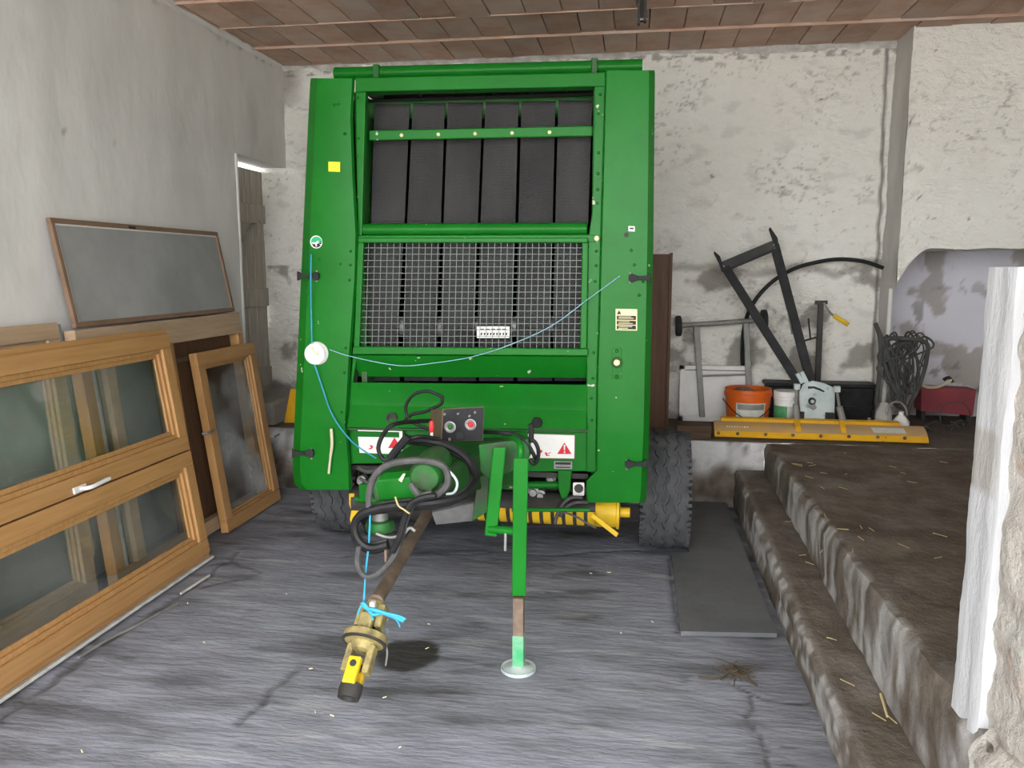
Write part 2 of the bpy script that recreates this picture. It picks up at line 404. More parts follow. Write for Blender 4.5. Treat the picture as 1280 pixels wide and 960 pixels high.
def rough_block(name, x0, x1, y0, y1, ztop, nx, ny, edge_axis, lab, parent=None):
    """a cast concrete block with worn top edge: top grid, front face and side face in one displaced skin"""
    mb = MB(); light = []; dirt = []
    H = lambda y: ztop(y) if callable(ztop) else ztop
    nd_ = 12
    cols = []   # profile across X: bottom of riser, up the riser, then over the top
    for k in range(nd_ + 1): cols.append(('r', k / nd_))
    for k in range(1, nx + 1): cols.append(('t', k / nx))
    for j in range(ny + 1):
        y = y0 + (y1 - y0) * j / ny
        for kind, t in cols:
            h = H(y)
            wear = .022 * abs(fbm(y * 6, 1.7, 3)) + .008
            if kind == 'r':
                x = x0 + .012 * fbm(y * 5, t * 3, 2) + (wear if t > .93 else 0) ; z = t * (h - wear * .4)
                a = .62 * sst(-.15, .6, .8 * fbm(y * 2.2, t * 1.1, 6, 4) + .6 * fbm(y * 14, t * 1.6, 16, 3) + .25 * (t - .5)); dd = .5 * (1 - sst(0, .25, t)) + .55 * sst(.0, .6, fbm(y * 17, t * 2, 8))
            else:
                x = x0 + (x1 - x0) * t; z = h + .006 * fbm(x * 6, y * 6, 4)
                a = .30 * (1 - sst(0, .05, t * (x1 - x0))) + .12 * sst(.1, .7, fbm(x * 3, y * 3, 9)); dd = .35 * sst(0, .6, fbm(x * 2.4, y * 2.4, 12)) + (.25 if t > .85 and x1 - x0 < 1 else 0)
            mb.v.append(Vector((x, y, z))); light.append(max(0, min(1, a))); dirt.append(max(0, min(1, dd)))
    n = len(cols)
    mb.f = [(j * n + i, j * n + i + 1, (j + 1) * n + i + 1, (j + 1) * n + i) for j in range(ny) for i in range(n - 1)]
    o = struct(name, mb, 'concrete_step', org=(0, 0, 0), smooth=50, lab=lab) if parent is None else obj(name, mb, 'concrete_step', parent=parent, org=(0, 0, 0), smooth=50)
    set_attr(o, 'light', light); set_attr(o, 'dirt', dirt); return o
step_h = lambda y: .155 + (.285 - .155) * sst(2.4, 6.1, y)
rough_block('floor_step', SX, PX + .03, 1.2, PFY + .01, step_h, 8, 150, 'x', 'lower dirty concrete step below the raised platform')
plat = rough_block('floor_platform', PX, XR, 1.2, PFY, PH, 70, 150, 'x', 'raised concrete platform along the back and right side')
# rear part of the platform, running behind the baler, with its own front face
mb = MB(); light = []; dirt = []; NX, NR, NT = 200, 12, 24
for i in range(NX + 1):
    x = XL - .3 + (XR - XL + .3) * i / NX
    for k in range(NR + 1):
        t = k / NR; mb.v.append(Vector((x, PFY + .012 * fbm(x * 5, t * 3, 5), t * PH)))
        light.append(.95 * sst(-.35, .35, fbm(x * 2.5, t * 1.5, 31, 4))); dirt.append(.55 * (1 - sst(0, .3, t)) + .7 * sst(.1, .5, fbm(x * 9, t * 2.5, 41)))
    for k in range(1, NT + 1):
        y = PFY + (YN + .1 - PFY) * k / NT; mb.v.append(Vector((x, y, PH + .006 * fbm(x * 5, y * 5, 6)))); light.append(.05); dirt.append(.4 + .4 * sst(6.2, 6.8, y))
n = NR + NT + 1
mb.f = [(i * n + k, i * n + k + 1, (i + 1) * n + k + 1, (i + 1) * n + k) for i in range(NX) for k in range(n - 1)]
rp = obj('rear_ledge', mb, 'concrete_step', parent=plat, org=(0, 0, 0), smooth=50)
set_attr(rp, 'light', light); set_attr(rp, 'dirt', dirt)

# ------------------------------------------------------------------ walls
def wall_skin(name, P0, du, dv, nu, nv, depth, normal, m, dirtf, seed, amp=1.0, parent=None, lab=None, botf=None):
    P0, du, dv, normal = map(Vector, (P0, du, dv, normal)); mb = MB(); dirt = []; crack = []
    for j in range(nv + 1):
        for i in range(nu + 1):
            s, t = i / nu, j / nv
            if botf: t = botf(s) + (1 - botf(s)) * t
            p = P0 + du * s + dv * t
            a, b = p.x + p.y, p.z
            disp, d, c = dirtf(a if abs(du.x) > abs(du.y) else p.y, b)
            mb.v.append(p + normal * disp * depth); dirt.append(min(1, max(0, d))); crack.append(min(1, max(0, c)))
    mb.f = [(j * (nu + 1) + i, j * (nu + 1) + i + 1, (j + 1) * (nu + 1) + i + 1, (j + 1) * (nu + 1) + i) for j in range(nv) for i in range(nu)]
    o = struct(name, mb, m, org=(0, 0, 0), smooth=80, lab=lab) if parent is None else obj(name, mb, m, parent=parent, org=(0, 0, 0), smooth=80)
    set_attr(o, 'dirt', dirt); set_attr(o, 'crack', crack); return o
SEAM = [(-.6, 1.80), (.62, 1.76), (.95, 1.70), (1.3, 1.76), (1.6, 1.72), (1.95, 1.8)]
def back_f(a, z):
    x = a - YB
    r = 1 - abs(fbm(x * 2.4, z * 4.2, 3, 4)); disp = .55 * fbm(x * 1.5, z * 2.0, 1, 3) + .55 * (r - .6)
    d = .55 * sst(.965, 1.0, 1 - abs(fbm(x * 1.7 + .4, z * 4.6, 9, 4))) * sst(-.2, .4, fbm(x * 1.2, z * 1.2, 14, 3))
    d += .22 * sst(.2, .7, fbm(x * 5, z * 9, 17, 3)) * (1 - sst(2.3, 2.9, abs(z - 2.2) + .6))
    c = 0
    s = segdist((x, z + .03 * nz(x * 6, z * 3)), SEAM)
    if s < .1: disp -= .8 * (1 - sst(0, .07, s)); d += .7 * (1 - sst(.01, .05, s))
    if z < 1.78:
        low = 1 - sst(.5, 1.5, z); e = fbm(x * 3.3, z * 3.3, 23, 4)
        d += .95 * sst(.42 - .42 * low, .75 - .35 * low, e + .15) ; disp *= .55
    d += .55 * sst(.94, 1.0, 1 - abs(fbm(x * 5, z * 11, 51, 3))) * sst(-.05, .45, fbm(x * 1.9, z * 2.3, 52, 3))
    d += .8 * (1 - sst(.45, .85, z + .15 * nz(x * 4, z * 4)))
    c = .8 * sst(.80, .92, fbm(x * 11, z * 19, 33, 3)) * sst(1.9, 2.6, z)
    if x < -2.6 and z > 3.1: d += .9 * sst(-2.8, -3.0, x) * sst(3.1, 3.3, z + .1 * nz(x * 9, z * 9))
    if z > 3.38: c = max(c, .6 * sst(.0, .35, fbm(x * 12, z * 20, 3)))
    if 1.86 < x < 1.98: c = max(c, .8 * (1 - sst(.006, .02, abs(x - 1.90 - .02 * nz(z * 5, 3) + .02 * (z - 2)))))
    return disp, d, c
wall_skin('wall_back', (XL - .5, YB, .3), (PXL + .03 - XL + .5, 0, 0), (0, 0, ZC + .1 - .3), 380, 220, .040, (0, -1, 0), 'plaster_back', back_f, 1)
def left_f(y, z):
    disp = .5 * fbm(y * 1.1, z * .8, 4, 3) + .25 * fbm(y * 3.5, z * 1.6, 5, 3)
    d = .25 * sst(.25, .8, fbm(y * 2.2, z * 1.5, 8, 4)) + .3 * (1 - sst(.3, 1.3, z))
    c = 0
    for cy, cz, r in ((4.02, 2.47, .018), (4.45, 2.48, .012), (4.9, 2.6, .008)):
        if abs(y - cy) < .06 and abs(z - cz) < .05: c = max(c, 1 - sst(r * .5, r * 1.3, math.hypot(y - cy, (z - cz) * 1.6)))
    if z > 3.42: c = max(c, .5 * sst(.1, .5, fbm(y * 8, z * 9, 2)))
    return disp, d, c
JY, LZ = 5.9, 2.62
wl = wall_skin('wall_left', (XL, YO, -.02), (0, JY - YO, 0), (0, 0, ZC + .1), 200, 110, .022, (1, 0, 0), 'plaster_left', left_f, 2)
wall_skin('lintel_wall', (XL, JY, LZ), (0, YB + .05 - JY, 0), (0, 0, ZC + .1 - LZ), 40, 40, .022, (1, 0, 0), 'plaster_left', left_f, 3, parent=wl)
mb = MB().box((XL - .45, JY - .12, -.02), (XL - .012, JY - .004, ZC)).box((XL - .45, JY - .1, LZ + .004), (XL - .012, YB + .05, LZ + .12))
obj('doorway_reveal', mb, 'plaster_left', parent=wl, bevel=.012)
# bull-nosed plaster edge round the doorway
obj('plaster_edge', MB().tube(spl([(XL, JY - .004, z / 10 * LZ + .006 * nz(z, 2)) for z in range(2, 11)], 3), .016, 8), 'plaster_left', parent=wl, smooth=True)
obj('sun_blocker', MB().box((XL - .6, YN + .1, 0), (XR + .4, YN + .4, ZC + .1)), 'stone', parent=wl)  # unseen backing wall, added to stop sun leaking in past the niche
# right, front-less side walls
struct('wall_right', MB().box((XR, YO, 0), (XR + .2, YN + .1, ZC)), 'plaster_back')
struct('wall_front', MB().box((XR - 1.6, YO - .25, 0), (XR + .2, YO, ZC)), 'plaster_back')
# protruding masonry right of the crack, with a low arch over a whitewashed niche
def prot_f(a, z):
    x = a - YP; disp = .6 * fbm(x * 1.6, z * 2.1, 61, 3) + .5 * (1 - abs(fbm(x * 2.2, z * 3.6, 63, 4)) - .6)
    d = .75 * sst(.955, 1.0, 1 - abs(fbm(x * 1.5, z * 4.0, 65, 4))) * sst(-.2, .4, fbm(x * 1.2, z * 1.2, 66)); c = .8 * sst(.82, .92, fbm(x * 9, z * 12, 68, 3)); d += .55 * sst(.94, 1.0, 1 - abs(fbm(x * 5, z * 10, 53, 3))) * sst(-.05, .45, fbm(x * 1.9, z * 2.3, 54, 3))
    return disp, d, c
ZB, ZT = 1.60, ZC + .05
ARCH = lambda s: ((1.90 + .03 * nz(s * 9, 3) - (.26 * (1 - min(1, s * 2.6 / .24)) ** 2)) - ZB) / (ZT - ZB) if s * 2.6 < .24 else (1.90 + .025 * nz(s * 9, 3) - ZB) / (ZT - ZB)
pr = wall_skin('wall_niche', (PXL, YP, ZB), (XR - PXL + .3, 0, 0), (0, 0, ZT - ZB), 170, 120, .038, (0, -1, 0), 'plaster_back', prot_f, 4, botf=ARCH, lab='rough white masonry above the arched niche')
mb = MB(); NU = 40
for i in range(NU + 1):       # soffit of the arch
    s = i / NU; z = ZB + ARCH(s) * (ZT - ZB); x = PXL + s * (XR - PXL + .3)
    mb.v += [Vector((x, YP, z)), Vector((x, YN + .02, z))]
mb.f = [(2 * i, 2 * i + 1, 2 * i + 3, 2 * i + 2) for i in range(NU)]
obj('arch_soffit', mb, 'plaster_back', parent=pr, smooth=True)
so = wall_skin('pier_side', (PXL, YB + .02, ZB), (0, YP - YB - .02, 0), (0, 0, ZT - ZB), 12, 60, .02, (-1, 0, 0), 'plaster_left', lambda y, z: (.5 * fbm(y * 4, z * 3, 5), .25 + .3 * fbm(y * 5, z * 2, 6), 0), 5, parent=pr)
def niche_f(a, z):
    x = a - YN; e = fbm(x * 2.6, z * 2.6, 71, 4); d = .9 * sst(.28, .42, e) + .35 * (1 - sst(.5, 1.2, z))
    d += .8 * (1 - sst(.10, .17, math.hypot((x - 2.60), (z - 1.06) * 2.2) + .05 * nz(x * 9, z * 9)))
    return .4 * e, d, .7 * sst(.5, .62, fbm(x * 6, z * 6, 75, 4)) * sst(.9, .2, abs(z - 1.1))
wall_skin('niche_panel', (PXL, YN, .3), (XR - PXL, 0, 0), (0, 0, 1.7), 120, 70, .012, (0, -1, 0), 'whitewash', niche_f, 6, parent=pr)
wall_skin('niche_side', (PXL, YB + .02, .3), (0, 6.6 - YB - .02, 0), (0, 0, 1.5), 8, 40, .015, (-1, 0, 0), 'plaster_left', lambda y, z: (.5 * fbm(y * 4, z * 3, 5), .3, 0), 7, parent=pr)

obj('niche_jamb', MB().box((PXL + .005, 6.61, .3), (PXL + .04, YN + .02, 1.72)), 'plaster_left', parent=pr, bevel=.012)
# low end wall / post on the platform edge
pw = struct('wall_pillar', MB().box((PX + .055, 1.35, .1), (2.6, 2.36, 1.742)), 'rough_render', bevel=.02, lab='white plastered low wall standing on the platform edge')
mb = MB(); lv = []; NP = 60      # smooth cement post facing the steps, edges ragged
prof = lambda z, k: .004 * fbm(z * 5, k, 3) + .002 * nz(z * 30, k)
for j in range(NP + 1):
    z = .46 + (1.755 - .46) * j / NP
    for k, (x, y) in enumerate([(PX + .07, 2.235), (PX + .012, 2.24), (PX, 2.27), (PX + .012, 2.31), (PX, 2.34), (PX + .004, 2.395), (PX + .05, 2.41), (PX + .25, 2.41)]):
        mb.v.append(Vector((x + prof(z, k * 3), y + .7 * prof(z, k * 5 + 1), z)))
mb.f = [(j * 8 + k, j * 8 + k + 1, (j + 1) * 8 + k + 1, (j + 1) * 8 + k) for j in range(NP) for k in range(7)]
mb.f.append(tuple(NP * 8 + k for k in range(8)))
mat('post_cement', (.50, .50, .505), (.43, .425, .425), .85, scale=3, stretch=(1, 1, .3), bump=.4, bscale=25, c3=(.38, .34, .29), s3=2.4, lo3=.62, hi3=.8, attr='patch', attr_col=(.36, .34, .31))
cpo = obj('cement_post', mb, 'post_cement', parent=pw, smooth=50)
set_attr(cpo, 'patch', [1.0 if 1.14 < .46 + 1.295 * (i // 8) / NP < 1.32 and 2 <= i % 8 <= 5 else 0.0 for i in range(8 * (NP + 1))])
mb = MB(); mb.grid(lambda s, t: Vector((PX + .034 + .014 * fbm(s * 8, t * 14, 3), 1.36 + .90 * s, .42 + 1.32 * t)), 40, 70)
obj('rough_render', mb, 'rough_render', parent=pw, smooth=80)
mb = MB(); mb.grid(lambda s, t: Vector((PX - .022 + .014 * fbm(s * 9, t * 4, 13) + .05 * max(0, t - .86) / .14, 1.2 + 1.0 * s + .02 * fbm(t * 5, s, 4), -.01 + .52 * t + .02 * fbm(s * 9, 1, 3) * t)), 60, 24)
mb.grid(lambda s, t: Vector((PX + .02 + .016 * fbm(s * 9, 4, 13) + .10 * t, 1.2 + 1.0 * s + .02 * fbm(5, s, 4), .51 + .02 * fbm(s * 9, 1, 3))), 60, 3)
obj('cement_footing', mb, 'rough_render', parent=pw, smooth=60)
# ------------------------------------------------------------------ ceiling: rows of terracotta slabs
ce = struct('ceiling', MB().box((XL - .5, YO - .4, ZC + .035), (XR + .4, YN + .5, ZC + .2)), 'mortar')
ROWS = [YB + .02, 6.25, 5.70, 5.15, 4.6]
TW = .247
for r in range(4):
    y1, y0 = ROWS[r], ROWS[r + 1]; x = XL - .2 + .09 * (r % 2); proto = None
    dz = (0, .012, -.004, .008)[r]
    while x < XR:
        if proto is None:
            mb = MB().box((x, y0 + .006, ZC + dz), (x + TW - .007, y1 - .004, ZC + .05 + dz))
            proto = obj('ceiling_tile', mb, 'terracotta', parent=ce, bevel=.004); t = proto
        else: t = copy_to(proto, (x - x_first, 0, 0), ce)
        if proto is t: x_first = x
        t.location.z += random.uniform(-.004, .004)
        x += TW
# row ledge (mortar lip) showing at each cross joint
for y in ROWS[1:4]:
    obj('mortar_lip', MB().box((XL, y - .010, ZC - .008), (XR, y + .003, ZC + .03)), 'terracotta', parent=ce, bevel=.006)
mb = MB(); mb.grid(lambda s, t: Vector((XL + (XR - XL) * s, YB - .06 + .06 * t + .02 * fbm(s * 40, t, 2), ZC + .006 - .05 * t * t + .012 * fbm(s * 60, t * 2, 5))), 220, 4)
obj('mortar_cove', mb, 'white_seal', parent=ce, smooth=60)
mb = MB(); mb.grid(lambda s, t: Vector((XL + .03 * (1 - t) + .012 * fbm(s * 14, t, 2), 3.5 + (YB - 3.5) * s, ZC + .004 - .04 * t * t + .008 * fbm(s * 20, t * 2, 5))), 120, 5)
obj('mortar_cove', mb, 'plaster_left', parent=ce, smooth=60)
h = G(803, -6, ZC)
hk = thing('ceiling_hook', 'dark iron channel bracket hanging from the terracotta ceiling', 'bracket', (h.x, h.y, ZC))
q = F(803, 30, h.y)
obj('hook_bar', MB().box((h.x - .028, h.y - .02, q.z), (h.x - .012, h.y + .04, ZC + .02)).box((h.x + .012, h.y - .02, q.z + .012), (h.x + .028, h.y + .04, ZC + .02)).box((h.x - .014, h.y + .022, q.z + .02), (h.x + .014, h.y + .04, ZC + .02)), 'dark_steel', parent=hk, bevel=.002)
obj('bolt', MB().cyl((h.x - .036, h.y, q.z + .03), (h.x + .036, h.y, q.z + .03), .008, 8), 'steel', parent=hk)

# ------------------------------------------------------------------ old plank door in the doorway
DX = XL - .235
dr = thing('door_1', 'weathered grey plank door with ledges in the wall recess', 'door', (DX, 6.3, PH)); dr['kind'] = 'structure'; del dr['category']
y = JY - .05
dtop = LZ - .03
while y < YB - .01:
    wd = .155
    obj('plank', MB().box((DX - .03, y, PH + .02), (DX, min(y + wd - .006, YB - .005), dtop)), 'old_wood', parent=dr, bevel=.004); y += wd
for z in (.72, 1.42, 2.14):
    obj('ledge_board', MB().box((DX, JY - .03, z), (DX + .03, YB - .03, z + .16)), 'old_wood', parent=dr, bevel=.004)
obj('brace', MB().bar((DX + .015, JY + .02, 1.60), (DX + .015, YB - .12, 2.14), .11, .03, (1, 0, 0)), 'old_wood', parent=dr, bevel=.004)
tag(obj('doorstep_stone', MB().box((XL - .22, JY + .12, PH - .02), (XL + .16, YB - .01, PH + .19)), 'plaster_dark', bevel=.03), 'dark stained stone block below the plank door', 'stone block')

# ------------------------------------------------------------------ windows leaning on the left wall
class Lean:
    """a leaning frame plane: a runs along +Y, b up the slope, c out of the plane towards the room"""
    def __init__(s, bx, tx, bz, tz, y0):
        s.o = Vector((bx, y0, bz)); s.a = Vector((0, 1, 0)); s.b = Vector((tx - bx, 0, tz - bz)); s.H = s.b.length; s.b.normalize()
        s.c = Vector((s.b.z, 0, -s.b.x))
    def P(s, a, b, c=0): return s.o + s.a * a + s.b * b + s.c * c
    def box(s, mb, a0, a1, b0, b1, c0, c1):
        return mb.hexa([s.P(a, b, c) for c in (c0, c1) for a, b in ((a0, b0), (a1, b0), (a1, b1), (a0, b1))])
    def px(s, u, v):
        q = onplane(u, v, s.o, s.c) - s.o
        return q.dot(s.a), q.dot(s.b)
def rail(L, par, name, a0, a1, b0, b1, c0, c1, m, bev=.004): return obj(name, L.box(MB(), a0, a1, b0, b1, c0, c1), m, parent=par, bevel=bev)
def sash(L, par, a0, a1, b0, b1, c0, w, m_al, m_up, pane='pane_glass', th=.055, bead=.018):
    """rails, stepped beads and a pane"""
    rail(L, par, 'bottom_rail', a0, a1, b0, b0 + w, c0, c0 + th, m_al); rail(L, par, 'top_rail', a0, a1, b1 - w, b1, c0, c0 + th, m_al)
    rail(L, par, 'stile', a0, a0 + w, b0 + w, b1 - w, c0, c0 + th, m_up); rail(L, par, 'stile', a1 - w, a1, b0 + w, b1 - w, c0, c0 + th, m_up)
    mb = MB()
    for k in (0, 1):
        d0, d1 = w + k * bead, w + (k + 1) * bead; cc = c0 + th * (.72 - .26 * k)
        L.box(mb, a0 + d0, a1 - d0, b0 + d0, b0 + d1, c0 + .01, cc); L.box(mb, a0 + d0, a1 - d0, b1 - d1, b1 - d0, c0 + .01, cc)
        L.box(mb, a0 + d0, a0 + d1, b0 + d1, b1 - d1, c0 + .01, cc); L.box(mb, a1 - d1, a1 - d0, b0 + d1, b1 - d1, c0 + .01, cc)
    obj('glazing_bead', mb, m_up, parent=par, bevel=.003)
    g = w + 2 * bead - .006
    obj('glass_pane', L.box(MB(), a0 + g, a1 - g, b0 + g, b1 - g, c0 + .014, c0 + .018), pane, parent=par)
# -- the front double window lying on its side
L1 = Lean(-2.545, -2.745, .025, 1.40, 4.32)
W1 = thing('wooden_window', 'large varnished double-sash window lying on its side, in front of the other leaning windows', 'window', L1.P(-1.1, 0))
A0, A1 = -2.15, 0.0
H1 = L1.H
mid = .665
rail(L1, W1, 'outer_frame', A0, A1, 0, .055, -.03, .03, 'pine'); rail(L1, W1, 'outer_frame', A0, A1, H1 - .055, H1, -.03, .03, 'pine')
rail(L1, W1, 'outer_frame', A1 - .05, A1, .055, H1 - .055, -.03, .03, 'pine_up'); rail(L1, W1, 'outer_frame', A0, A0 + .05, .055, H1 - .055, -.03, .03, 'pine_up')
sash(L1, W1, A0 + .03, A1 - .03, mid + .004, H1 - .03, .004, .085, 'pine', 'pine_up', bead=.024)
sash(L1, W1, A0 + .03, A1 - .03, .035, mid - .004, .004, .085, 'pine', 'pine_up', bead=.024)
rail(L1, W1, 'weather_strip', A0, A1 + .01, -.018, -.002, -.035, .05, 'white_seal', .003)
ha, hb = L1.px(95, 609)
mb = MB().tube(spl([L1.P(ha - .05, hb, .06), L1.P(ha - .05, hb, .10), L1.P(ha - .02, hb, .112), L1.P(ha + .10, hb + .006, .11)], 5), [.011] * 15 + [.009], 10)
hd = obj('handle', mb, 'handle_white', parent=W1, smooth=True, label='off-white lever handle')
obj('handle_rose', L1.box(MB(), ha - .10, ha - .01, hb - .016, hb + .016, .058, .068), 'handle_white', parent=hd, bevel=.005)
# -- a second frame, standing behind and to the left
L2 = Lean(-2.85, -2.968, .02, 1.475, 3.72)
W2 = thing('wooden_window', 'tan window frame standing behind the large double-sash window, end wrapped in grey foam', 'window', L2.P(-.8, 0))
sash(L2, W2, -1.7, 0, 0, L2.H, -.03, .085, 'frame_tan', 'frame_tan', th=.06)
rail(L2, W2, 'mullion', -.78, -.66, .085, L2.H - .085, -.03, .035, 'frame_tan')
rail(L2, W2, 'foam_strip', .001, .022, .2, L2.H - .01, -.03, .03, 'tube_grey', .004)
# -- the tall frame behind on the right, opening darkened by a sheet added behind
L3 = Lean(-2.76, -2.912, .02, 1.43, 5.53)
W3 = thing('window_frame', 'tan window frame with a broad top rail and dark opening, carrying the grey screen', 'window frame', L3.P(-.9, 0))
a3 = -1.77
rail(L3, W3, 'top_rail', a3, 0, L3.H - .15, L3.H, -.03, .035, 'frame_tan'); rail(L3, W3, 'bottom_rail', a3, 0, 0, .09, -.03, .035, 'frame_tan')
rail(L3, W3, 'stile', -.075, 0, .09, L3.H - .15, -.03, .035, 'pine_up'); rail(L3, W3, 'stile', a3, a3 + .08, .09, L3.H - .15, -.03, .035, 'pine_up')
rail(L3, W3, 'mullion', -1.06, -.90, .09, L3.H - .15, -.03, .035, 'pine_up')
rail(L3, W3, 'inner_stile', a3 + .20, a3 + .28, .09, L3.H - .15, -.03, .03, 'frame_tan')
rail(L3, W3, 'seal_strip', a3 + .115, a3 + .14, .09, L3.H - .15, -.02, .01, 'white_seal')
rail(L3, W3, 'rear_bar', -.85, -.08, L3.H - .28, L3.H - .25, -.025, -.01, 'box_olive')
obj('dark_backing', L3.box(MB(), -1.05, -.07, .05, L3.H - .10, -.045, -.036), 'brown_board', parent=W3)  # dark sheet added to give the opening its shaded look
obj('glass_pane', L3.box(MB(), a3 + .08, -1.06, .09, L3.H - .15, -.004, 0), 'pane_glass', parent=W3)
# -- narrow sash leaning against that frame
L4 = Lean(-2.675, -2.838, .01, 1.205, 5.57)
W4 = thing('wooden_window', 'narrow varnished casement sash with dusty glass leaning against the tan frame', 'window', L4.P(-.4, 0))
al, _ = L4.px(225, 452)
sash(L4, W4, -.80, 0, 0, L4.H, -.012, .085, 'pine', 'pine_up', 'dusty_glass', bead=.016)
for (u, v) in ((248, 543), (333, 547)):
    a, b = L4.px(u, v)
    mb = MB().tube([L4.P(a, b, .03), L4.P(a, b, .065), L4.P(a + .01, b, .07), L4.P(a + .075, b + .004, .07)], [.010, .009, .009, .007], 8)
    obj('handle', mb, 'steel', parent=W4, smooth=True)
# -- mosquito screen standing on the tan frame
top3 = L3.P(0, L3.H, 0)
L5 = Lean(top3.x + .012, XL + .035, top3.z + .012, 2.01, 0)
S5 = thing('insect_screen', 'grey insect screen in a thin brown frame standing on the tan frame against the wall', 'screen', L5.P(4.6, 0))
a0, a1 = L5.px(90, 398)[0], L5.px(291, 386)[0]
mat('brown_frame', (.17, .105, .065), (.22, .14, .09), .6, scale=5)
t = .028
for nm, q in (('frame_rail', (a0, a1, 0, t)), ('frame_rail', (a0, a1, L5.H - t, L5.H)), ('frame_stile', (a0, a0 + t, t, L5.H - t)), ('frame_stile', (a1 - t, a1, t, L5.H - t))):
    rail(L5, S5, nm, *q, -.012, .014, 'brown_frame' if 'brown_frame' in MATS else 'frame_tan', .003)
obj('mesh_panel', L5.box(MB(), a0 + t - .005, a1 - t + .005, t - .005, L5.H - t + .005, -.003, .001), 'screen_mesh', parent=S5)
obj('inner_bead', L5.box(L5.box(MB(), a0 + t, a1 - t, L5.H - t - .008, L5.H - t, 0, .009), a0 + t, a0 + t + .008, t, L5.H - t, 0, .009), 'handle_white', parent=S5)
am = L5.px(162, 284)
obj('pull_tab', L5.box(MB(), am[0] - .03, am[0] + .03, L5.H - .026, L5.H - .012, .012, .02), 'rubber', parent=S5)
# -- sealing strips fallen on the floor
k = 0
for (pts, lab) in (([(98, 822), (136, 799), (172, 781), (222, 754)], 'longer grey sealing strip lying on the floor beside the large window'),
                   ([(226, 742), (242, 732), (262, 719)], 'short pale strip tucked under the large window edge')):
    P = [G(u, v, .008) for u, v in pts]
    tag(obj('sealing_strip', MB().tube(spl(P, 6), .007, 6), 'tube_grey' if k == 0 else 'white_seal', smooth=True), lab, 'strip', 'sealing strips by the windows'); k += 1

# ------------------------------------------------------------------ the round baler
B = thing('round_baler', 'green round baler with drawbar, parked in the middle of the barn', 'baler', (-.96, 4.8, 0))
def fx(name, pts, Y, d, m='green', par=None, bevel=.006, **kw): return obj(name, MB().prism(px(pts, Y), (0, d, 0)), m, parent=par or B, bevel=bevel, **kw)
def lerp(tab, v):
    for (v0, u0), (v1, u1) in zip(tab[:-1], tab[1:]):
        if v <= v1: return u0 + (u1 - u0) * (v - v0) / (v1 - v0)
    return tab[-1][1]
# side shields: bent sheets with a folded outer edge
LO = [(98, 389.5), (105, 388), (600, 365.5), (612, 375)]
LI = [(98, 443), (150, 440.5), (220, 443), (292, 447), (342, 446), (415, 441), (446, 438.5), (493, 436), (530, 433.5), (579, 438), (615, 439)]
def rowsL(vs):
    out = []
    for v in vs:
        uo, ui = lerp(LO, v), lerp(LI, v); yb = 0 if v < 528 else .03 * (v - 528) / 86
        e = F(uo, v, 4.43 + yb); out.append([Vector((e.x + .01, 6.05, e.z)), Vector((e.x - .0, 4.50 + yb, e.z)), e, F(uo + 8.5, v, 4.375 + yb), F((uo + ui) / 2, v, 4.368 + yb), F(ui - 3, v, 4.375 + yb), F(ui, v, 4.40 + yb)])
    return out
vs = [98, 103, 150, 220, 292, 342, 415, 446, 493, 526, 531, 579, 604, 612]
obj('side_shield', MB().rows(rowsL(vs)), 'green', parent=B, smooth=25, solid=.006)
RO = [(88, 817.5), (92, 818), (297, 816), (539, 811), (620, 807.5), (629, 806)]
RI = [(88, 757), (293, 751.5), (394, 749), (472, 746.5), (590, 745), (600, 733), (628, 733)]
def rowsR(vs):
    out = []
    for v in vs:
        uo, ui = lerp(RO, v), lerp(RI, v); yb = 0 if v < 540 else .03 * (v - 540) / 86
        e = F(uo, v, 4.43 + yb); out.append([F(ui, v, 4.40 + yb), F(ui + 2, v, 4.375 + yb), F((uo + ui) / 2, v, 4.368 + yb), F(uo - 7, v, 4.375 + yb), e, Vector((e.x, 4.50 + yb, e.z)), Vector((e.x - .01, 6.05, e.z))])
    return out
vs = [88, 93, 150, 220, 297, 342, 394, 472, 500, 537, 542, 588, 600, 612, 628]
obj('side_shield', MB().rows(rowsR(vs)), 'green', parent=B, smooth=25, solid=.006)
# roof and rear of the bale chamber, inner sheets painted near-black as shade
xa, xb = F(400, 100, 4.5).x, F(810, 100, 4.5).x
zt = F(600, 100, 4.5).z
mb = MB(); arc = [(4.62, zt - .03), (4.9, zt + .05), (5.4, zt + .06), (5.9, zt - .12), (6.25, zt - .5), (6.4, zt - 1.0), (6.3, zt - 1.5), (6.05, zt - 1.85)]
mb.rows([[Vector((xa + .1, y, z)), Vector((xb - .1, y, z))] for y, z in arc])
obj('rear_gate', mb, 'green', parent=B, smooth=60, solid=.01)
obj('chamber_back', MB().box((xa + .12, 5.35, .62), (xb - .12, 5.37, zt - .1)), 'gap_shade', parent=B)
obj('chamber_floor', MB().box((xa + .12, 4.55, .60), (xb - .12, 5.36, .62)), 'gap_shade', parent=B)
obj('chamber_top', MB().box((xa + .12, 4.62, zt - .075), (xb - .12, 5.36, zt - .06)), 'gap_shade', parent=B)
for s in ((446, 452), (742, 748)):
    p0 = F(s[0], 110, 4.46); p1 = F(s[1], 110, 4.46)
    obj('chamber_cheek', MB().box((p0.x - .02 if s[0] < 600 else p0.x + .0, 4.47, .65), (p0.x + .012 if s[0] < 600 else p0.x + .035, 5.4, zt - .05)), 'green_dirty', parent=B)
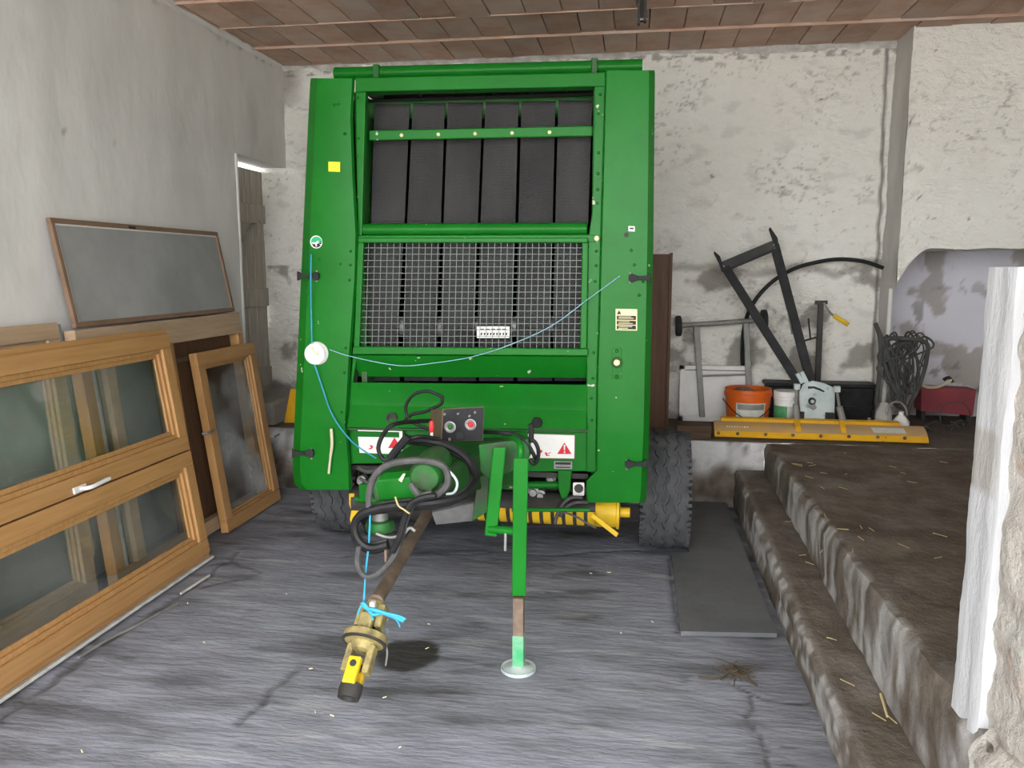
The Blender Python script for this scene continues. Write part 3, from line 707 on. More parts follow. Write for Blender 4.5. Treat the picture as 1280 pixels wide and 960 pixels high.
# centre frame
FY = 4.42
fx('top_beam', [(444, 97), (757, 90), (757, 108), (744, 108), (455, 114.5), (444, 115)], FY - .02, .10)
fx('frame_column', [(444, 113), (457, 113), (452, 300), (447, 440), (441, 440), (447, 300)], FY, .05)
fx('frame_column', [(743, 107), (757, 107), (751.5, 293), (749, 394), (746.5, 472), (745, 590), (733, 590), (733, 440), (735, 300), (740, 265)], FY - .01, .05)
fx('frame_column', [(441, 440), (447, 440), (442, 470), (437, 534), (433, 534), (436, 493)], FY, .05)
# top rail tube with brackets
def tubepx(name, u0, v0, u1, v1, Y, r, m='green', par=None, n=16): return obj(name, MB().cyl(F(u0, v0, Y), F(u1, v1, Y), r, n), m, parent=par or B, smooth=True)
tubepx('top_tube', 419, 92.5, 803, 82.5, 4.62, .036)
for u in (469.5, 743):
    fx('tube_bracket', [(u - 4, 80 if u < 600 else 72), (u + 4, 80 if u < 600 else 72), (u + 4, 98 if u < 600 else 92), (u - 4, 98 if u < 600 else 92)], 4.57, .06, 'green_dirty')
fx('tube_end', [(418, 85), (468, 83.5), (468, 97), (418, 97)], 4.60, .05)
fx('tube_end', [(760, 77), (803, 75), (803, 89), (760, 90)], 4.60, .05)
# belts
TT = [(468, 512), (516, 556), (560, 603), (607, 648), (652, 694), (698, 740)]
BB = [(464, 505.5), (509, 551), (554.5, 597), (600.5, 644), (648, 690.5), (694, 735)]
LT = [(457, 498), (504, 546), (551, 593), (597, 640), (645, 688), (691, 732)]
def belt(pa, pb, va, vb, Ya, Yb, curl, name='belt'):
    rws = []
    N = 14
    if curl:
        c = 8; pt = [(F(pa[0], va, Ya)), (F(pa[1], va, Ya))]; r = .075
        for k in range(c, 0, -1):
            th = PI * .62 * k / c
            rws.append([p + Vector((0, r - r * math.cos(th), r * math.sin(th) * .6)) for p in pt])
    for k in range(N + 1):
        t = k / N; v = va + (vb - va) * t; Y = Ya + (Yb - Ya) * t + .012 * math.sin(t * PI)
        rws.append([F(pa[0] + (pb[0] - pa[0]) * t, v, Y), F(pa[1] + (pb[1] - pa[1]) * t, v, Y)])
    return obj(name, MB().rows(rws), 'belt', parent=B, smooth=60, solid=.007)
for i in range(6):
    belt(TT[i], BB[i], 137 - .8 * i, 284, 4.60, 4.54, True)
    a, b = BB[i], LT[i]
    belt(a, b, 284, 410, 4.54, 4.52, False, 'lower_belt'); 
    belt(b, (b[0] + 2, b[1] + 2), 410, 476, 4.52, 4.60, False, 'lower_belt')
    o = 12
    belt((TT[i][0] + o, TT[i][1] + o), (TT[i][0] + o, TT[i][1] + o), 100, 160, 4.95, 4.9, False, 'rear_belt')
obj('belt_roller', MB().cyl(F(463, 138, 4.68), F(742, 133, 4.68), .06, 20), 'green_dirty', parent=B, smooth=True)
obj('belt_roller', MB().cyl(F(455, 408, 4.62), F(738, 408, 4.62), .06, 20), 'steel', parent=B, smooth=True)
# flat bar in front of the belts, with bolts
fb = fx('cross_bar', [(461, 163), (741, 157), (741, 170), (461, 175.5)], 4.475, .02)
bp = None
def bolts(par, spots, Y, r=.010, m='steel', name='bolt'):
    proto = None
    for (u, v) in spots:
        p = F(u, v, Y)
        if proto is None:
            proto = obj(name, MB().lathe([(r * 1.3, 0), (r * 1.3, -.003), (r, -.006), (r * .5, -.009)], p, (0, 1, 0), 10), m, parent=par, smooth=30); base = p
        else: copy_to(proto, p - base, par)
bolts(fb, [(502, 169), (548, 168), (594, 167), (640, 166.3), (687, 165.3)], 4.474, .008, 'label_cream')
tubepx('round_tube', 455, 287, 734, 286, 4.45, .034)
fx('lower_strip', [(447, 294), (745, 293), (745, 303), (447, 303)], FY - .012, .03)
# mesh screen
ms = fx('screen_frame', [(447, 297), (735, 297), (735, 303.5), (447, 303.5)], FY - .03, .025)
fx('frame_bar', [(441, 433), (735, 436), (735, 445), (440, 443)], FY - .035, .03, par=ms); fx('frame_bar', [(447, 303), (454.5, 303), (449, 434), (442, 434)], FY - .03, .025, par=ms)
fx('frame_bar', [(727.5, 303), (735.5, 303), (733.5, 436), (725, 436)], FY - .03, .025, par=ms)
mb = MB(); NVW, NHW = 35, 17
for i in range(1, NVW):
    t = i / NVW; mb.bar(F(453 + 276 * t, 302, FY - .01), F(449 + 277 * t, 435, FY - .01), .003, .003)
for j in range(1, NHW):
    t = j / NHW; v = 302 + 134 * t; mb.bar(F(454 - 5 * t, v, FY - .014), F(728 - 3 * t, v, FY - .014), .003, .003, (0, 1, 0))
wm = obj('wire_grid', mb, 'wire_light', parent=ms); wm['kind'] = 'stuff'
# counter plate seen behind the wire
cp = fx('number_plate', [(596, 408), (637, 408), (637, 422.5), (596, 422.5)], 4.47, .006, 'label_white', bevel=0)
mb = MB()
for k in range(9): mb.prism(px([(601 + k * 3.9, 416), (603 + k * 3.9, 416), (602.4 + k * 3.9, 419), (600.8 + k * 3.9, 419)], 4.4685), (0, .001, 0))
for u in range(600, 634, 7): mb.prism(px([(u, 411), (u + 5, 411), (u + 5, 412), (u, 412)], 4.4685), (0, .001, 0))
obj('print', mb, 'label_black', parent=cp)
# sloped plate, slot and apron
obj('sloped_plate', MB().rows([px([(441, 444), (735, 446)], FY - .01), px([(446, 470), (735, 472)], FY + .07)]), 'green', parent=B, solid=.006)
obj('apron', MB().rows([px([(440, 478), (734, 481)], 4.40), px([(439, 498), (734, 506)], 4.425), px([(438.5, 506), (733.5, 513)], 4.425), px([(434, 534), (733, 537)], 4.365)]), 'green', parent=B, smooth=20, solid=.006)
obj('apron_flank', MB().prism(px([(441, 446), (447, 470), (440, 530), (434, 534), (437, 490)], 4.44), (0, .01, 0)), 'gap_shade', parent=B)  # black sheet painted as the dark gap beside the apron
obj('side_cap', MB().lathe([(.030, 0), (.030, -.008), (.026, -.012)], F(671.5, 528, 4.372), (0, 1, 0), 24), 'panel_black', parent=B, smooth=30)
obj('round_port', MB().lathe([(.024, 0), (.032, 0), (.034, -.012), (.024, -.012), (.022, .03)], F(490, 522.5, 4.385), (0, 1, 0), 20), 'dark_steel', parent=B, smooth=30)
# panel with the warning labels
fx('lower_panel', [(434, 533), (746, 536), (746, 589), (661, 590), (640, 579), (520, 579), (438, 580)], 4.44, .02)
fx('panel_edge', [(434, 534.5), (735, 537), (735, 540.5), (434, 538)], 4.395, .045, 'green_dirty')
lr = fx('warning_label', [(660, 541.5), (719, 543.5), (718.5, 574), (660, 573)], 4.436, .003, 'label_white', bevel=0, label='white warning label with red triangle')
def flat(name, polys, Y, m, par):
    mb = MB()
    for p in polys: mb.prism(px(p, Y), (0, .0012, 0))
    return obj(name, mb, m, parent=par)
tri = flat('warning_triangle', [[(705.5, 553), (714.5, 567.5), (696.5, 567.5)]], 4.4345, 'label_red', lr)
flat('exclamation_mark', [[(704.6, 556), (706.6, 556), (706.2, 563), (705, 563)], [(704.8, 564.3), (706.4, 564.3), (706.4, 566.2), (704.8, 566.2)]], 4.4325, 'label_white', lr)
flat('red_symbol', [[(680.5, 566), (682.5, 565.3), (684.5, 567), (688.5, 565), (688.5, 566), (684.5, 568), (682.5, 567)], [(681, 566.5), (682.8, 566.5), (684.5, 569), (687, 568.7), (686.6, 570), (683, 570)], [(674.5, 563), (677.5, 562.3), (678, 565), (675.5, 566.5)]], 4.4345, 'label_red', lr)
flat('label_border', [[(660, 541.5), (719, 543.5), (719, 544.3), (660, 542.3)], [(718.2, 543.5), (719, 543.5), (718.5, 574), (717.7, 574)], [(660, 572.4), (718.5, 573.2), (718.5, 574), (660, 573.2)]], 4.4348, 'rust', lr)
ll = fx('warning_label', [(447.5, 546), (503, 547), (503, 568), (449.5, 566)], 4.436, .003, 'label_white', bevel=0, label='white warning label behind the hoses')
flat('warning_triangle', [[(493, 547), (501.5, 560), (485, 560)]], 4.4345, 'label_red', ll)
flat('red_symbol', [[(461.5, 557), (464, 556.3), (466.5, 558), (465, 561), (461, 562), (461, 560.8), (463.8, 559.6), (463, 558)], [(469.5, 559.5), (471, 559), (472.5, 560.7), (475.5, 559.2), (475.5, 560.4), (473, 562), (470.5, 562)]], 4.4345, 'label_red', ll)
flat('label_border', [[(447.5, 537.5), (503, 539), (503, 540.3), (447.5, 538.7)], [(499, 540), (503, 540), (503, 548), (499, 547)]], 4.392, 'label_white', ll)
npl = fx('name_plate', [(692.5, 576.5), (715, 577), (715, 586.5), (692.5, 586)], 4.436, .003, 'steel', bevel=0)
flat('print', [[(694, 578), (713.5, 578), (713.5, 581), (694, 580.5)], [(694.5, 583.5), (713, 583.8), (713, 585), (694.5, 584.7)]], 4.4345, 'label_black', npl)
# stickers on the shields
fx('yellow_sticker', [(410.5, 202), (425, 202.5), (425, 214.8), (410.5, 214.3)], 4.362, .003, 'yellow_sticker', bevel=0)
lg = obj('round_badge', MB().lathe([(.036, 0), (.036, -.003)], F(395.5, 302.5, 4.366), (0, 1, 0), 28), 'label_white', parent=B)
def disc_arc(cu, cv, r, a0, a1, n=14): return [(cu + r * math.cos(math.radians(a0 + (a1 - a0) * k / n)), cv - r * math.sin(math.radians(a0 + (a1 - a0) * k / n))) for k in range(n + 1)]
flat('badge_green', [disc_arc(395.5, 302.5, 6.9, -5, 185)], 4.3615, 'logo_green', lg)
flat('badge_black', [[(389, 303.5), (392, 305.5), (396, 303.5), (402, 302), (401.5, 305), (399, 305.5), (401, 306.5), (398.5, 308.8), (395, 309.5), (391.5, 308)]], 4.3615, 'label_black', lg)
flat('badge_swirl', [[(393.5, 303.8), (396, 301.5), (399, 300.7), (397, 303), (400.5, 303.4), (396, 304.8), (396, 308.2), (394.8, 308.2)]], 4.3600, 'label_white', lg)
wlb = fx('warning_label', [(769.5, 386), (796.5, 386.5), (796.5, 413.3), (769.5, 412.8)], 4.362, .003, 'label_cream', bevel=0, label='small cream label with black text rows')
flat('print', [[(771, 394.5), (795, 394.8), (795, 400), (771, 399.7)], [(771, 400.8), (795, 401.1), (795, 406), (771, 405.7)], [(771, 406.8), (795, 407.1), (795, 411.8), (771, 411.5)], [(773.8, 387.6), (776.6, 392.8), (771, 392.8)]], 4.3605, 'label_black', wlb)
flat('text_rows', [[(773, v), (773 + w_, v), (773 + w_, v + .7), (773, v + .7)] for v, w_ in ((395.8, 16), (397.6, 19), (402, 14), (404, 18), (408, 17), (410, 12))], 4.3590, 'label_cream', wlb)
fx('small_sticker', [(785.5, 282.5), (793.5, 282.8), (793.5, 289.5), (785.5, 289)], 4.362, .003, 'label_white', bevel=0)
flat('print', [[(787, 284.5), (792, 284.6), (792, 286.6), (787, 286.5)]], 4.3605, 'label_black', B)
obj('key_lock', MB().lathe([(.013, 0), (.013, -.008), (.004, -.009)], F(783, 293.5, 4.366), (0, 1, 0), 14), 'dark_steel', parent=B, smooth=30)
hp = fx('hub_plate', [(765, 435), (777, 435), (777, 474), (765, 474)], 4.362, .004, 'green')
obj('hub_ring', MB().lathe([(.017, 0), (.030, 0), (.030, -.012), (.024, -.016), (.018, -.012), (.017, 0)], F(771, 453, 4.362), (0, 1, 0), 24), 'green_dirty', parent=hp, smooth=30)
obj('hub_pin', MB().lathe([(.019, 0), (.019, -.006), (.012, -.010)], F(771, 453, 4.362), (0, 1, 0), 20), 'label_cream', parent=hp, smooth=30)
bolts(hp, [(771, 438.5), (771, 471)], 4.360, .008, 'green')
# rubber latches
def latch(u, v, s, Y=4.36):
    mb = MB()
    mb.prism(px([(u, v - 6), (u + s * 4, v - 4), (u + s * 4, v + 4), (u, v + 6)], Y - .03), (0, .02, 0)); mb.prism(px([(u + s * 3, v - 3), (u + s * 16, v - 2), (u + s * 16, v + 2), (u + s * 3, v + 3)], Y - .026), (0, .012, 0))
    mb.prism(px([(u + s * 14, v - 2), (u + s * 24, v - 5.5), (u + s * 27, v - 3), (u + s * 27, v + 3), (u + s * 24, v + 6), (u + s * 14, v + 2)], Y - .018), (0, .02, 0))
    o = obj('rubber_latch', mb, 'rubber', parent=B, bevel=.003)
    obj('latch_bracket', MB().cyl(F(u + s * 25, v + 7, Y), F(u + s * 25, v - 7, Y), .007, 8), 'steel', parent=o, smooth=True)
latch(371, 345, 1); latch(364.5, 567, 1, 4.375); latch(813, 347.5, -1); latch(808.5, 580.5, -1, 4.375)
# rivets and bolts
bolts(B, [(746, 298), (438.5, 298)], 4.385, .011, 'label_cream')
bolts(B, [(750.5, 118), (748, 142), (748, 191), (747.5, 217), (747, 237), (746.5, 254), (745.5, 314), (745, 332), (744, 352), (742, 441), (741, 473), (739, 498), (740, 525)], 4.408, .006, 'green', 'rivet')
bolts(B, [(438.5, 314), (438, 331), (437, 350), (432, 435), (430, 466), (427, 515), (447, 122), (448, 173), (446.5, 195), (425.5, 300 + 30), (385, 349), (385, 366), (399, 324)], 4.372, .006, 'green', 'rivet')
bolts(B, [(789, 313), (793, 331), (799, 369), (804, 352), (431, 167), (423, 130), (418, 131)], 4.366, .006, 'green', 'rivet')
# white twine pulley on the left shield
sp = obj('twine_pulley', MB().lathe([(.02, .0), (.064, 0), (.068, -.006), (.064, -.014), (.035, -.016), (.030, -.030), (.033, -.036), (.058, -.040), (.060, -.046), (.02, -.05)], F(397, 441.5, 4.366), (0, 1, 0), 32), 'white_paint', parent=B, smooth=35)
obj('pulley_axle', MB().obox(F(393, 439, 4.31), (.020, 0, -.022), (.004, 0, .0035), (0, .005, 0)), 'label_cream', parent=sp)
# off-white cord
tag(obj('cord', MB().tube(spl([F(414, 536, 4.345), F(415, 555, 4.345), F(413, 572, 4.36), (F(411, 592, 4.36))], 5), [.009] * 10 + [.007] * 6, 7), 'rope', smooth=True), 'short frayed off-white cord hanging on the green left shield', 'cord')

# under the body: axle, pickup, bands
def cylw(name, p, q, r, m, par=None, n=16): return obj(name, MB().cyl(p, q, r, n), m, parent=par or B, smooth=30)
obj('belly_plate', MB().box((F(440, 600, 4.5).x, 4.50, .55), (F(735, 600, 4.5).x, 5.9, .58)), 'dark_steel', parent=B)
obj('belly_front', MB().box((F(440, 600, 4.5).x, 4.74, .45), (F(735, 600, 4.5).x, 4.76, .72)), 'gap_shade', parent=B)  # black sheet painted as the shade under the body
pick_z = F(690, 650, 4.40).z
cylw('pickup_drum', (F(445, 640, 4.55).x, 4.56, pick_z + .02), (F(745, 640, 4.55).x, 4.56, pick_z + .02), .10, 'dark_steel', n=24)
proto = None
for k in range(-6, 6):
    u0 = 663.5 + 14.0 * k
    cx, cz, r = F(u0 + 5, 650, 4.40).x, pick_z + .06, .13
    if proto is None:
        mb = MB(); rws = []
        for j in range(13):
            th = math.radians(185 + 95 * j / 12)
            rws.append([Vector((cx + s * .021, 4.56 + r * math.cos(th), cz + r * math.sin(th))) for s in (-1, 1)])
        proto = obj('stripper_band', mb.rows(rws), 'yellow', parent=B, smooth=60, solid=.004); x0 = cx
    else: copy_to(proto, (cx - x0, 0, 0), B)
cylw('wind_guard', F(640, 637, 4.36), F(737, 637.5, 4.36), .012, 'green', n=12)
cylw('cross_pipe', F(560, 607, 4.5), F(700, 606, 4.5), .022, 'green')
cylw('cross_pipe', F(445, 624, 4.45), F(480, 626, 4.45), .020, 'green')
fx('drop_bracket', [(697, 588), (714.5, 589), (713, 612), (708, 624), (702, 624), (698, 612)], 4.43, .03)
fx('drop_bracket', [(448, 606), (461, 605), (461, 628), (449, 628)], 4.40, .03)
gp = fx('guide_plate', [(716, 603.5), (730.5, 603.5), (730.5, 620), (716, 620)], 4.42, .012, 'white_paint')
obj('guide_hole', MB().lathe([(.026, 0), (.026, -.003)], F(723.5, 610.5, 4.419), (0, 1, 0), 18), 'dark_steel', parent=gp)
for (u, v, r) in ((690, 597, .03), (668, 612, .035), (677, 616, .03), (684, 628, .03), (470, 600, .035), (455, 598, .03), (464, 612, .025), (722, 628, .03), (700, 632, .022)):
    obj('coupling_nut', MB().lathe([(r, 0), (r, -.05), (r * .6, -.055), (r * .6, -.08)], F(u, v, 4.58), (0, 1, 0), 10), 'steel', parent=B, smooth=30)
obj('gearbox_block', MB().box(tuple(F(664, 628, 4.62)), tuple(F(700, 604, 4.7))), 'dark_steel', parent=B, bevel=.01)
for pts, r in (([(728, 622), (714, 622), (704, 630), (696, 645), (694, 655)], .010), ([(735, 628), (720, 628), (708, 634), (700, 646)], .009), ([(705, 640), (722, 647), (735, 655), (745, 660)], .006), ([(447, 585), (460, 590), (472, 588), (484, 596)], .012), ([(450, 598), (462, 604), (478, 603)], .010)):
    obj('small_hose', MB().tube(spl([F(u, v, 4.38) for u, v in pts], 5), r, 7), 'hose_grey', parent=B, smooth=True)
# yellow end drum, arm and lever on the right, curved end plate on the left
dp = F(760, 642, 4.52)
yd = obj('yellow_drum', MB().lathe([(.02, 0), (.085, 0), (.09, .01), (.09, .13), (.10, .135), (.10, .15), (.03, .155), (.03, .21), (.02, .212)], (dp.x - .085, 4.56, dp.z), (1, 0, 0), 28), 'yellow', parent=B, smooth=35)
obj('yellow_lever', MB().bar(F(740, 644, 4.36), F(772, 669, 4.30), .026, .012, (0, 1, 0)), 'yellow', parent=B, bevel=.003)
fx('end_plate', [(436, 617), (443, 617), (442, 630), (453, 635), (455, 643), (446, 650), (440, 658), (437, 650), (439, 638), (436, 630)], 4.47, .02, 'yellow', bevel=.004)
# wheels
def wheel(xc, yc, R, wdt):
    w_ = obj('wheel', MB().lathe([(R * .55, -wdt * .40), (R * .80, -wdt * .5), (R * .95, -wdt * .46), (R * .965, -wdt * .40), (R * .965, wdt * .40), (R * .95, wdt * .46), (R * .80, wdt * .5), (R * .55, wdt * .40)], (xc, yc, R), (1, 0, 0), 64, closed=True), 'tyre_rubber', parent=B, smooth=35)
    N = 120; mb = MB()
    for k, off in enumerate((-.36, -.12, .12, .36)):
        vs = []; fs = []
        for i in range(N):
            th = 2 * PI * i / N; zz = .022 * ((i % 6) / 3 - 1 if i % 6 < 3 else 1 - (i % 6 - 3) / 3 - 0) * .5
            for dx, rr in ((-.095, .955), (-.085, 1.0), (.085, 1.0), (.095, .955)):
                x = xc + wdt * off + wdt * dx * .98 + zz; r = R * rr - (.006 if abs(off) > .3 and rr == 1 else 0)
                vs.append(Vector((x, yc + r * math.cos(th), R + r * math.sin(th))))
        for i in range(N):
            j = (i + 1) % N
            for q in range(3): fs.append((i * 4 + q, i * 4 + q + 1, j * 4 + q + 1, j * 4 + q))
        mb.add(vs, fs)
    for i in range(56):       # shoulder lugs
        th = 2 * PI * i / 56
        for s in (-1, 1):
            c = Vector((xc + s * wdt * .475, yc + R * .945 * math.cos(th), R + R * .945 * math.sin(th)))
            rad = Vector((0, math.cos(th), math.sin(th))); tan = Vector((0, -math.sin(th), math.cos(th)))
            mb.obox(c, Vector((s * wdt * .05, 0, 0)), tan * .011, rad * R * .035)
    t_ = obj('tread', mb, 'tyre_rubber', parent=w_, smooth=30)
    obj('rim', MB().lathe([(.03, -wdt * .30), (R * .40, -wdt * .26), (R * .52, -wdt * .40), (R * .57, -wdt * .41), (R * .57, wdt * .41), (R * .52, wdt * .40), (R * .40, wdt * .1), (.03, wdt * .1)], (xc, yc, R), (1, 0, 0), 32), 'yellow', parent=w_, smooth=35)
wheel(.205, 5.02, .372, .285); wheel(-1.86, 5.02, .372, .285)
cylw('axle', (-1.9, 5.02, .40), (.19, 5.02, .40), .05, 'green')

# drawbar
sec0 = px([(463, 596), (549, 588), (556, 618), (468, 628)], 3.12)
sec1 = px([(480, 575), (596, 566), (602, 612), (490, 622)], 3.62)
sec2 = px([(520, 552), (655, 545), (655, 606), (535, 612)], 4.42)
mb = MB(); mb.add(sec0 + sec1 + sec2, [(3, 2, 1, 0), (8, 9, 10, 11)] + [(a + i, a + (i + 1) % 4, a + 4 + (i + 1) % 4, a + 4 + i) for a in (0, 4) for i in range(4)])
tg = obj('drawbar', mb, 'green_dirty', parent=B, bevel=.012)
obj('top_plate', MB().hexa(px([(470, 601), (541, 594), (545, 620), (474, 626)], 3.10) + px([(480, 590), (545, 584), (545, 618), (478, 624)], 3.13)), 'green', parent=tg, bevel=.006)
obj('slot', MB().hexa(px([(498, 600), (504, 592), (507, 592), (502, 603)], 3.088) + px([(498, 600), (504, 592), (507, 592), (502, 603)], 3.094)), 'rope', parent=tg)
obj('pto_guard', MB().lathe([(.02, -.03), (.055, -.03), (.068, -.01), (.072, .12), (.06, .20), (.03, .22)], F(533, 594, 3.06), (0, 1, .1), 24), 'green_dirty', parent=tg, smooth=40)
obj('skirt_plate', MB().prism(px([(597, 598), (611, 590), (609, 640), (590, 652)], 3.62), (0, .02, 0)), 'green_dirty', parent=tg, bevel=.003)
obj('belly_shield', MB().rows([px([(540, 640), (592, 628)], 3.70), px([(545, 655), (592, 650)], 3.75)]), 'steel', parent=tg, solid=.01)
# hitch eye under the front
ht = obj('hitch_ring', MB().lathe([(.032, -.02), (.058, -.02), (.062, 0), (.055, .022), (.03, .03)], F(475, 657, 3.12), (0, 0, 1), 28), 'green_dirty', parent=tg, smooth=40)
obj('hitch_collar', MB().lathe([(.036, .028), (.036, .085), (.03, .09)], F(475, 657, 3.12), (0, 0, 1), 20), 'steel', parent=tg, smooth=40)
# drive shaft
A, Bq = F(534, 642, 3.92), F(470, 752, 3.04)
ds = obj('drive_shaft', MB().tube([A, A.lerp(Bq, .98), Bq], [.029, .029, .033], 18), 'rust', parent=B, smooth=40, label='rusty brown drive shaft tube')
E2 = F(437, 866, 2.76); ax = (E2 - Bq); Ls = ax.length; ax.normalize(); sd_ = ax.cross(Vector((0, 0, 1))).normalized(); up_ = sd_.cross(ax)
J = lambda t, s=0, u=0: Bq + ax * (Ls * t) + sd_ * s + up_ * u
def fork(t0, t1, s, dirv, m, wd=.022, th=.012):
    mb = MB()
    for q in (-1, 1): mb.obox((J(t0) + J(t1)) / 2 + dirv * q * s, ax * (Ls * abs(t1 - t0) / 2), dirv * th, dirv.cross(ax) * wd)
    return obj('yoke', mb, m, parent=ds, bevel=.006)
obj('yoke_collar', MB().lathe([(.028, 0), (.034, .005), (.034, .06), (.03, .065)], Bq, ax, 18), 'olive_yoke', parent=ds, smooth=40)
fork(.05, .31, .042, sd_, 'olive_yoke', .028, .015); fork(.18, .40, .042, up_, 'olive_yoke', .028, .015)
obj('cross_pin', MB().cyl(J(.25, -.055), J(.25, .055), .014, 12).cyl(J(.25, 0, -.055), J(.25, 0, .055), .014, 12), 'dark_steel', parent=ds, smooth=30)
obj('joint_disc', MB().lathe([(.03, Ls * .37), (.078, Ls * .37), (.088, Ls * .385), (.09, Ls * .46), (.084, Ls * .475), (.05, Ls * .48), (.045, Ls * .56), (.03, Ls * .57)], Bq, ax, 32), 'olive_yoke', parent=ds, smooth=30)
obj('disc_ring', MB().lathe([(.080, Ls * .455), (.0925, Ls * .46), (.0925, Ls * .478), (.080, Ls * .482)], Bq, ax, 32, closed=True), 'dark_steel', parent=ds, smooth=30)
fork(.50, .80, .044, sd_, 'olive_yoke', .026, .014); fork(.66, .94, .036, up_, 'yellow', .026, .014)
obj('cross_pin', MB().cyl(J(.74, -.05), J(.74, .05), .014, 12).cyl(J(.74, 0, -.052), J(.74, 0, .052), .014, 12), 'dark_steel', parent=ds, smooth=30)
obj('end_sleeve', MB().lathe([(.026, Ls * .90), (.044, Ls * .91), (.046, Ls * 1.0), (.042, Ls * 1.06), (.030, Ls * 1.06), (.028, Ls * .98)], Bq, ax, 26), 'dark_steel', parent=ds, smooth=35)
obj('white_clip', MB().obox(F(466, 756, 2.99), (.012, 0, 0), (0, .012, 0), (0, 0, .014)), 'label_white', parent=ds, bevel=.003)
# jack stand
jf = G(648, 838)
jk = thing_jack = obj('jack_stand', MB().hexa(px([(640, 745), (657, 745), (660.5, 573), (641.5, 573)], jf.y - .03) + px([(640, 745), (657, 745), (660.5, 573), (641.5, 573)], jf.y + .03)), 'green', parent=B, bevel=.004, label='green square jack post')
pj = F(649.5, 760, jf.y)
obj('inner_post', MB().box((jf.x - .022, jf.y - .022, .02), (jf.x + .024, jf.y + .022, .34)), 'rust', parent=jk, bevel=.003)
obj('lower_post', MB().box((jf.x - .024, jf.y - .024, .02), (jf.x + .026, jf.y + .024, .17)), 'green_fade', parent=jk, bevel=.003)
obj('foot_plate', MB().lathe([(.03, .03), (.04, .022), (.068, .014), (.076, .018), (.078, .006), (.07, .0)], (jf.x, jf.y, .0), (0, 0, 1), 36), 'zinc', parent=jk, smooth=35)
obj('jack_arm', MB().hexa(px([(605.5, 669), (621, 671), (633, 559), (616, 559)], jf.y + .02) + px([(605.5, 669), (621, 671), (633, 559), (616, 559)], jf.y + .09)), 'green', parent=B, bevel=.006)
cylw('pivot_tube', F(612, 661, jf.y + .03), F(645, 664, jf.y + .0), .018, 'green', jk)
cylw('lock_pin', F(632, 664, jf.y), F(631.5, 688, jf.y), .006, 'steel', jk, 8)
obj('crank_elbow', MB().tube(spl([F(650, 576, jf.y), F(651, 560, jf.y), F(646, 549, jf.y + .08), F(630, 545, jf.y + .25)], 5), .014, 10), 'green', parent=jk, smooth=True)
fx('jack_bracket', [(598, 556), (662, 548), (662, 572), (640, 590), (612, 600), (600, 590)], jf.y + .14, .05, 'green_dirty')
# control box
cb = thing('control_box', 'olive control box with black dial panel standing on the drawbar', 'control box', F(571, 552, 3.55))
Yc = 3.50
bx_ = MB().hexa(px([(551, 552), (604, 551), (605.5, 508), (553, 511)], Yc) + px([(536, 547), (590, 546), (591, 510), (538, 512)], Yc + .16))
obj('case', bx_, 'box_olive', parent=cb, bevel=.004)
fp = obj('front_panel', MB().hexa(px([(552.5, 551), (603, 550), (604.5, 509.5), (554.5, 512)], Yc - .006) + px([(552.5, 551), (603, 550), (604.5, 509.5), (554.5, 512)], Yc)), 'panel_black', parent=cb, bevel=.002)
for (u, v, m) in ((563, 533.5, 'green_dirty'), (588.5, 530.5, 'red_plastic')):
    d_ = obj('dial', MB().lathe([(.012, 0), (.025, 0), (.027, -.008), (.022, -.010), (.012, -.004)], F(u, v, Yc - .006), (0, 1, 0), 22), 'steel', parent=fp, smooth=30)
    obj('dial_face', MB().lathe([(.0125, -.001), (.0125, -.006), (.006, -.012)], F(u, v, Yc - .006), (0, 1, 0), 14), m, parent=fp, smooth=30)
bolts(fp, [(573, 517), (594, 515.5), (556, 518), (587, 520), (562, 549)], Yc - .006, .0055, 'steel', 'toggle')
obj('dial_low', MB().lathe([(.010, 0), (.018, 0), (.019, -.006), (.010, -.004)], F(575, 544, Yc - .006), (0, 1, 0), 18), 'rubber', parent=fp, smooth=30)
lv_ = obj('lever_stem', MB().cyl(F(541, 574, 3.35), F(539.5, 540, 3.35), .0065, 8), 'label_white', parent=B, smooth=True)
obj('lever_knob', MB().lathe([(.007, 0), (.011, .006), (.012, .03), (.009, .05), (.004, .053)], F(539.5, 540.5, 3.35), (0, 0, 1), 12), 'red_plastic', parent=lv_, smooth=True, label='red lever knob')
# hoses
def hose(pts, Y, r=.013, m='hose', n=8, k=6):
    return obj('hydraulic_hose', MB().tube(spl([F(p[0], p[1], p[2] if len(p) > 2 else Y) for p in pts], k), r, n), m, parent=B, smooth=True)
coil = [(485, 681), (464, 685), (449, 676), (443, 659), (449, 646), (464, 638), (496, 632), (540, 629), (575, 622, 3.05), (591, 609, 3.15), (595, 595, 3.25), (586, 575, 3.3), (567, 560, 3.3), (540, 551, 3.3), (512, 549, 3.3)]
hose(coil, 2.98, .017)
hose([(p[0] - 3 + 2 * (i % 2), p[1] + 5 - (i % 3), (p[2] if len(p) > 2 else 2.98) + .03) for i, p in enumerate(coil)], 2.98, .013)
hose([(p[0] * .97 + 14, p[1] * .97 + 15, (p[2] if len(p) > 2 else 2.98) + .05) for i, p in enumerate(coil)], 2.98, .010, 'hose_grey')
hose([(461, 637), (462, 615), (469, 594), (485, 581), (512, 576), (540, 577), (556, 585), (560, 602), (551, 615), (537, 621), (523, 618), (513, 604)], 2.99, .014, 'hose_grey')
hose([(540, 616), (530, 619), (518, 627), (508, 648), (502, 670), (491, 697), (472, 717), (456, 720), (447, 705), (449, 682)], 2.96, .012, 'hose_grey')
hose([(545, 620), (530, 622), (514, 630), (505, 650), (499, 672), (490, 690)], 2.94, .013)
hose([(538, 526, 3.5), (518, 527, 3.4), (491, 531), (478, 545), (473, 561), (479, 574), (488, 572), (502, 554), (523, 546), (548, 549, 3.3)], 3.2, .0095)
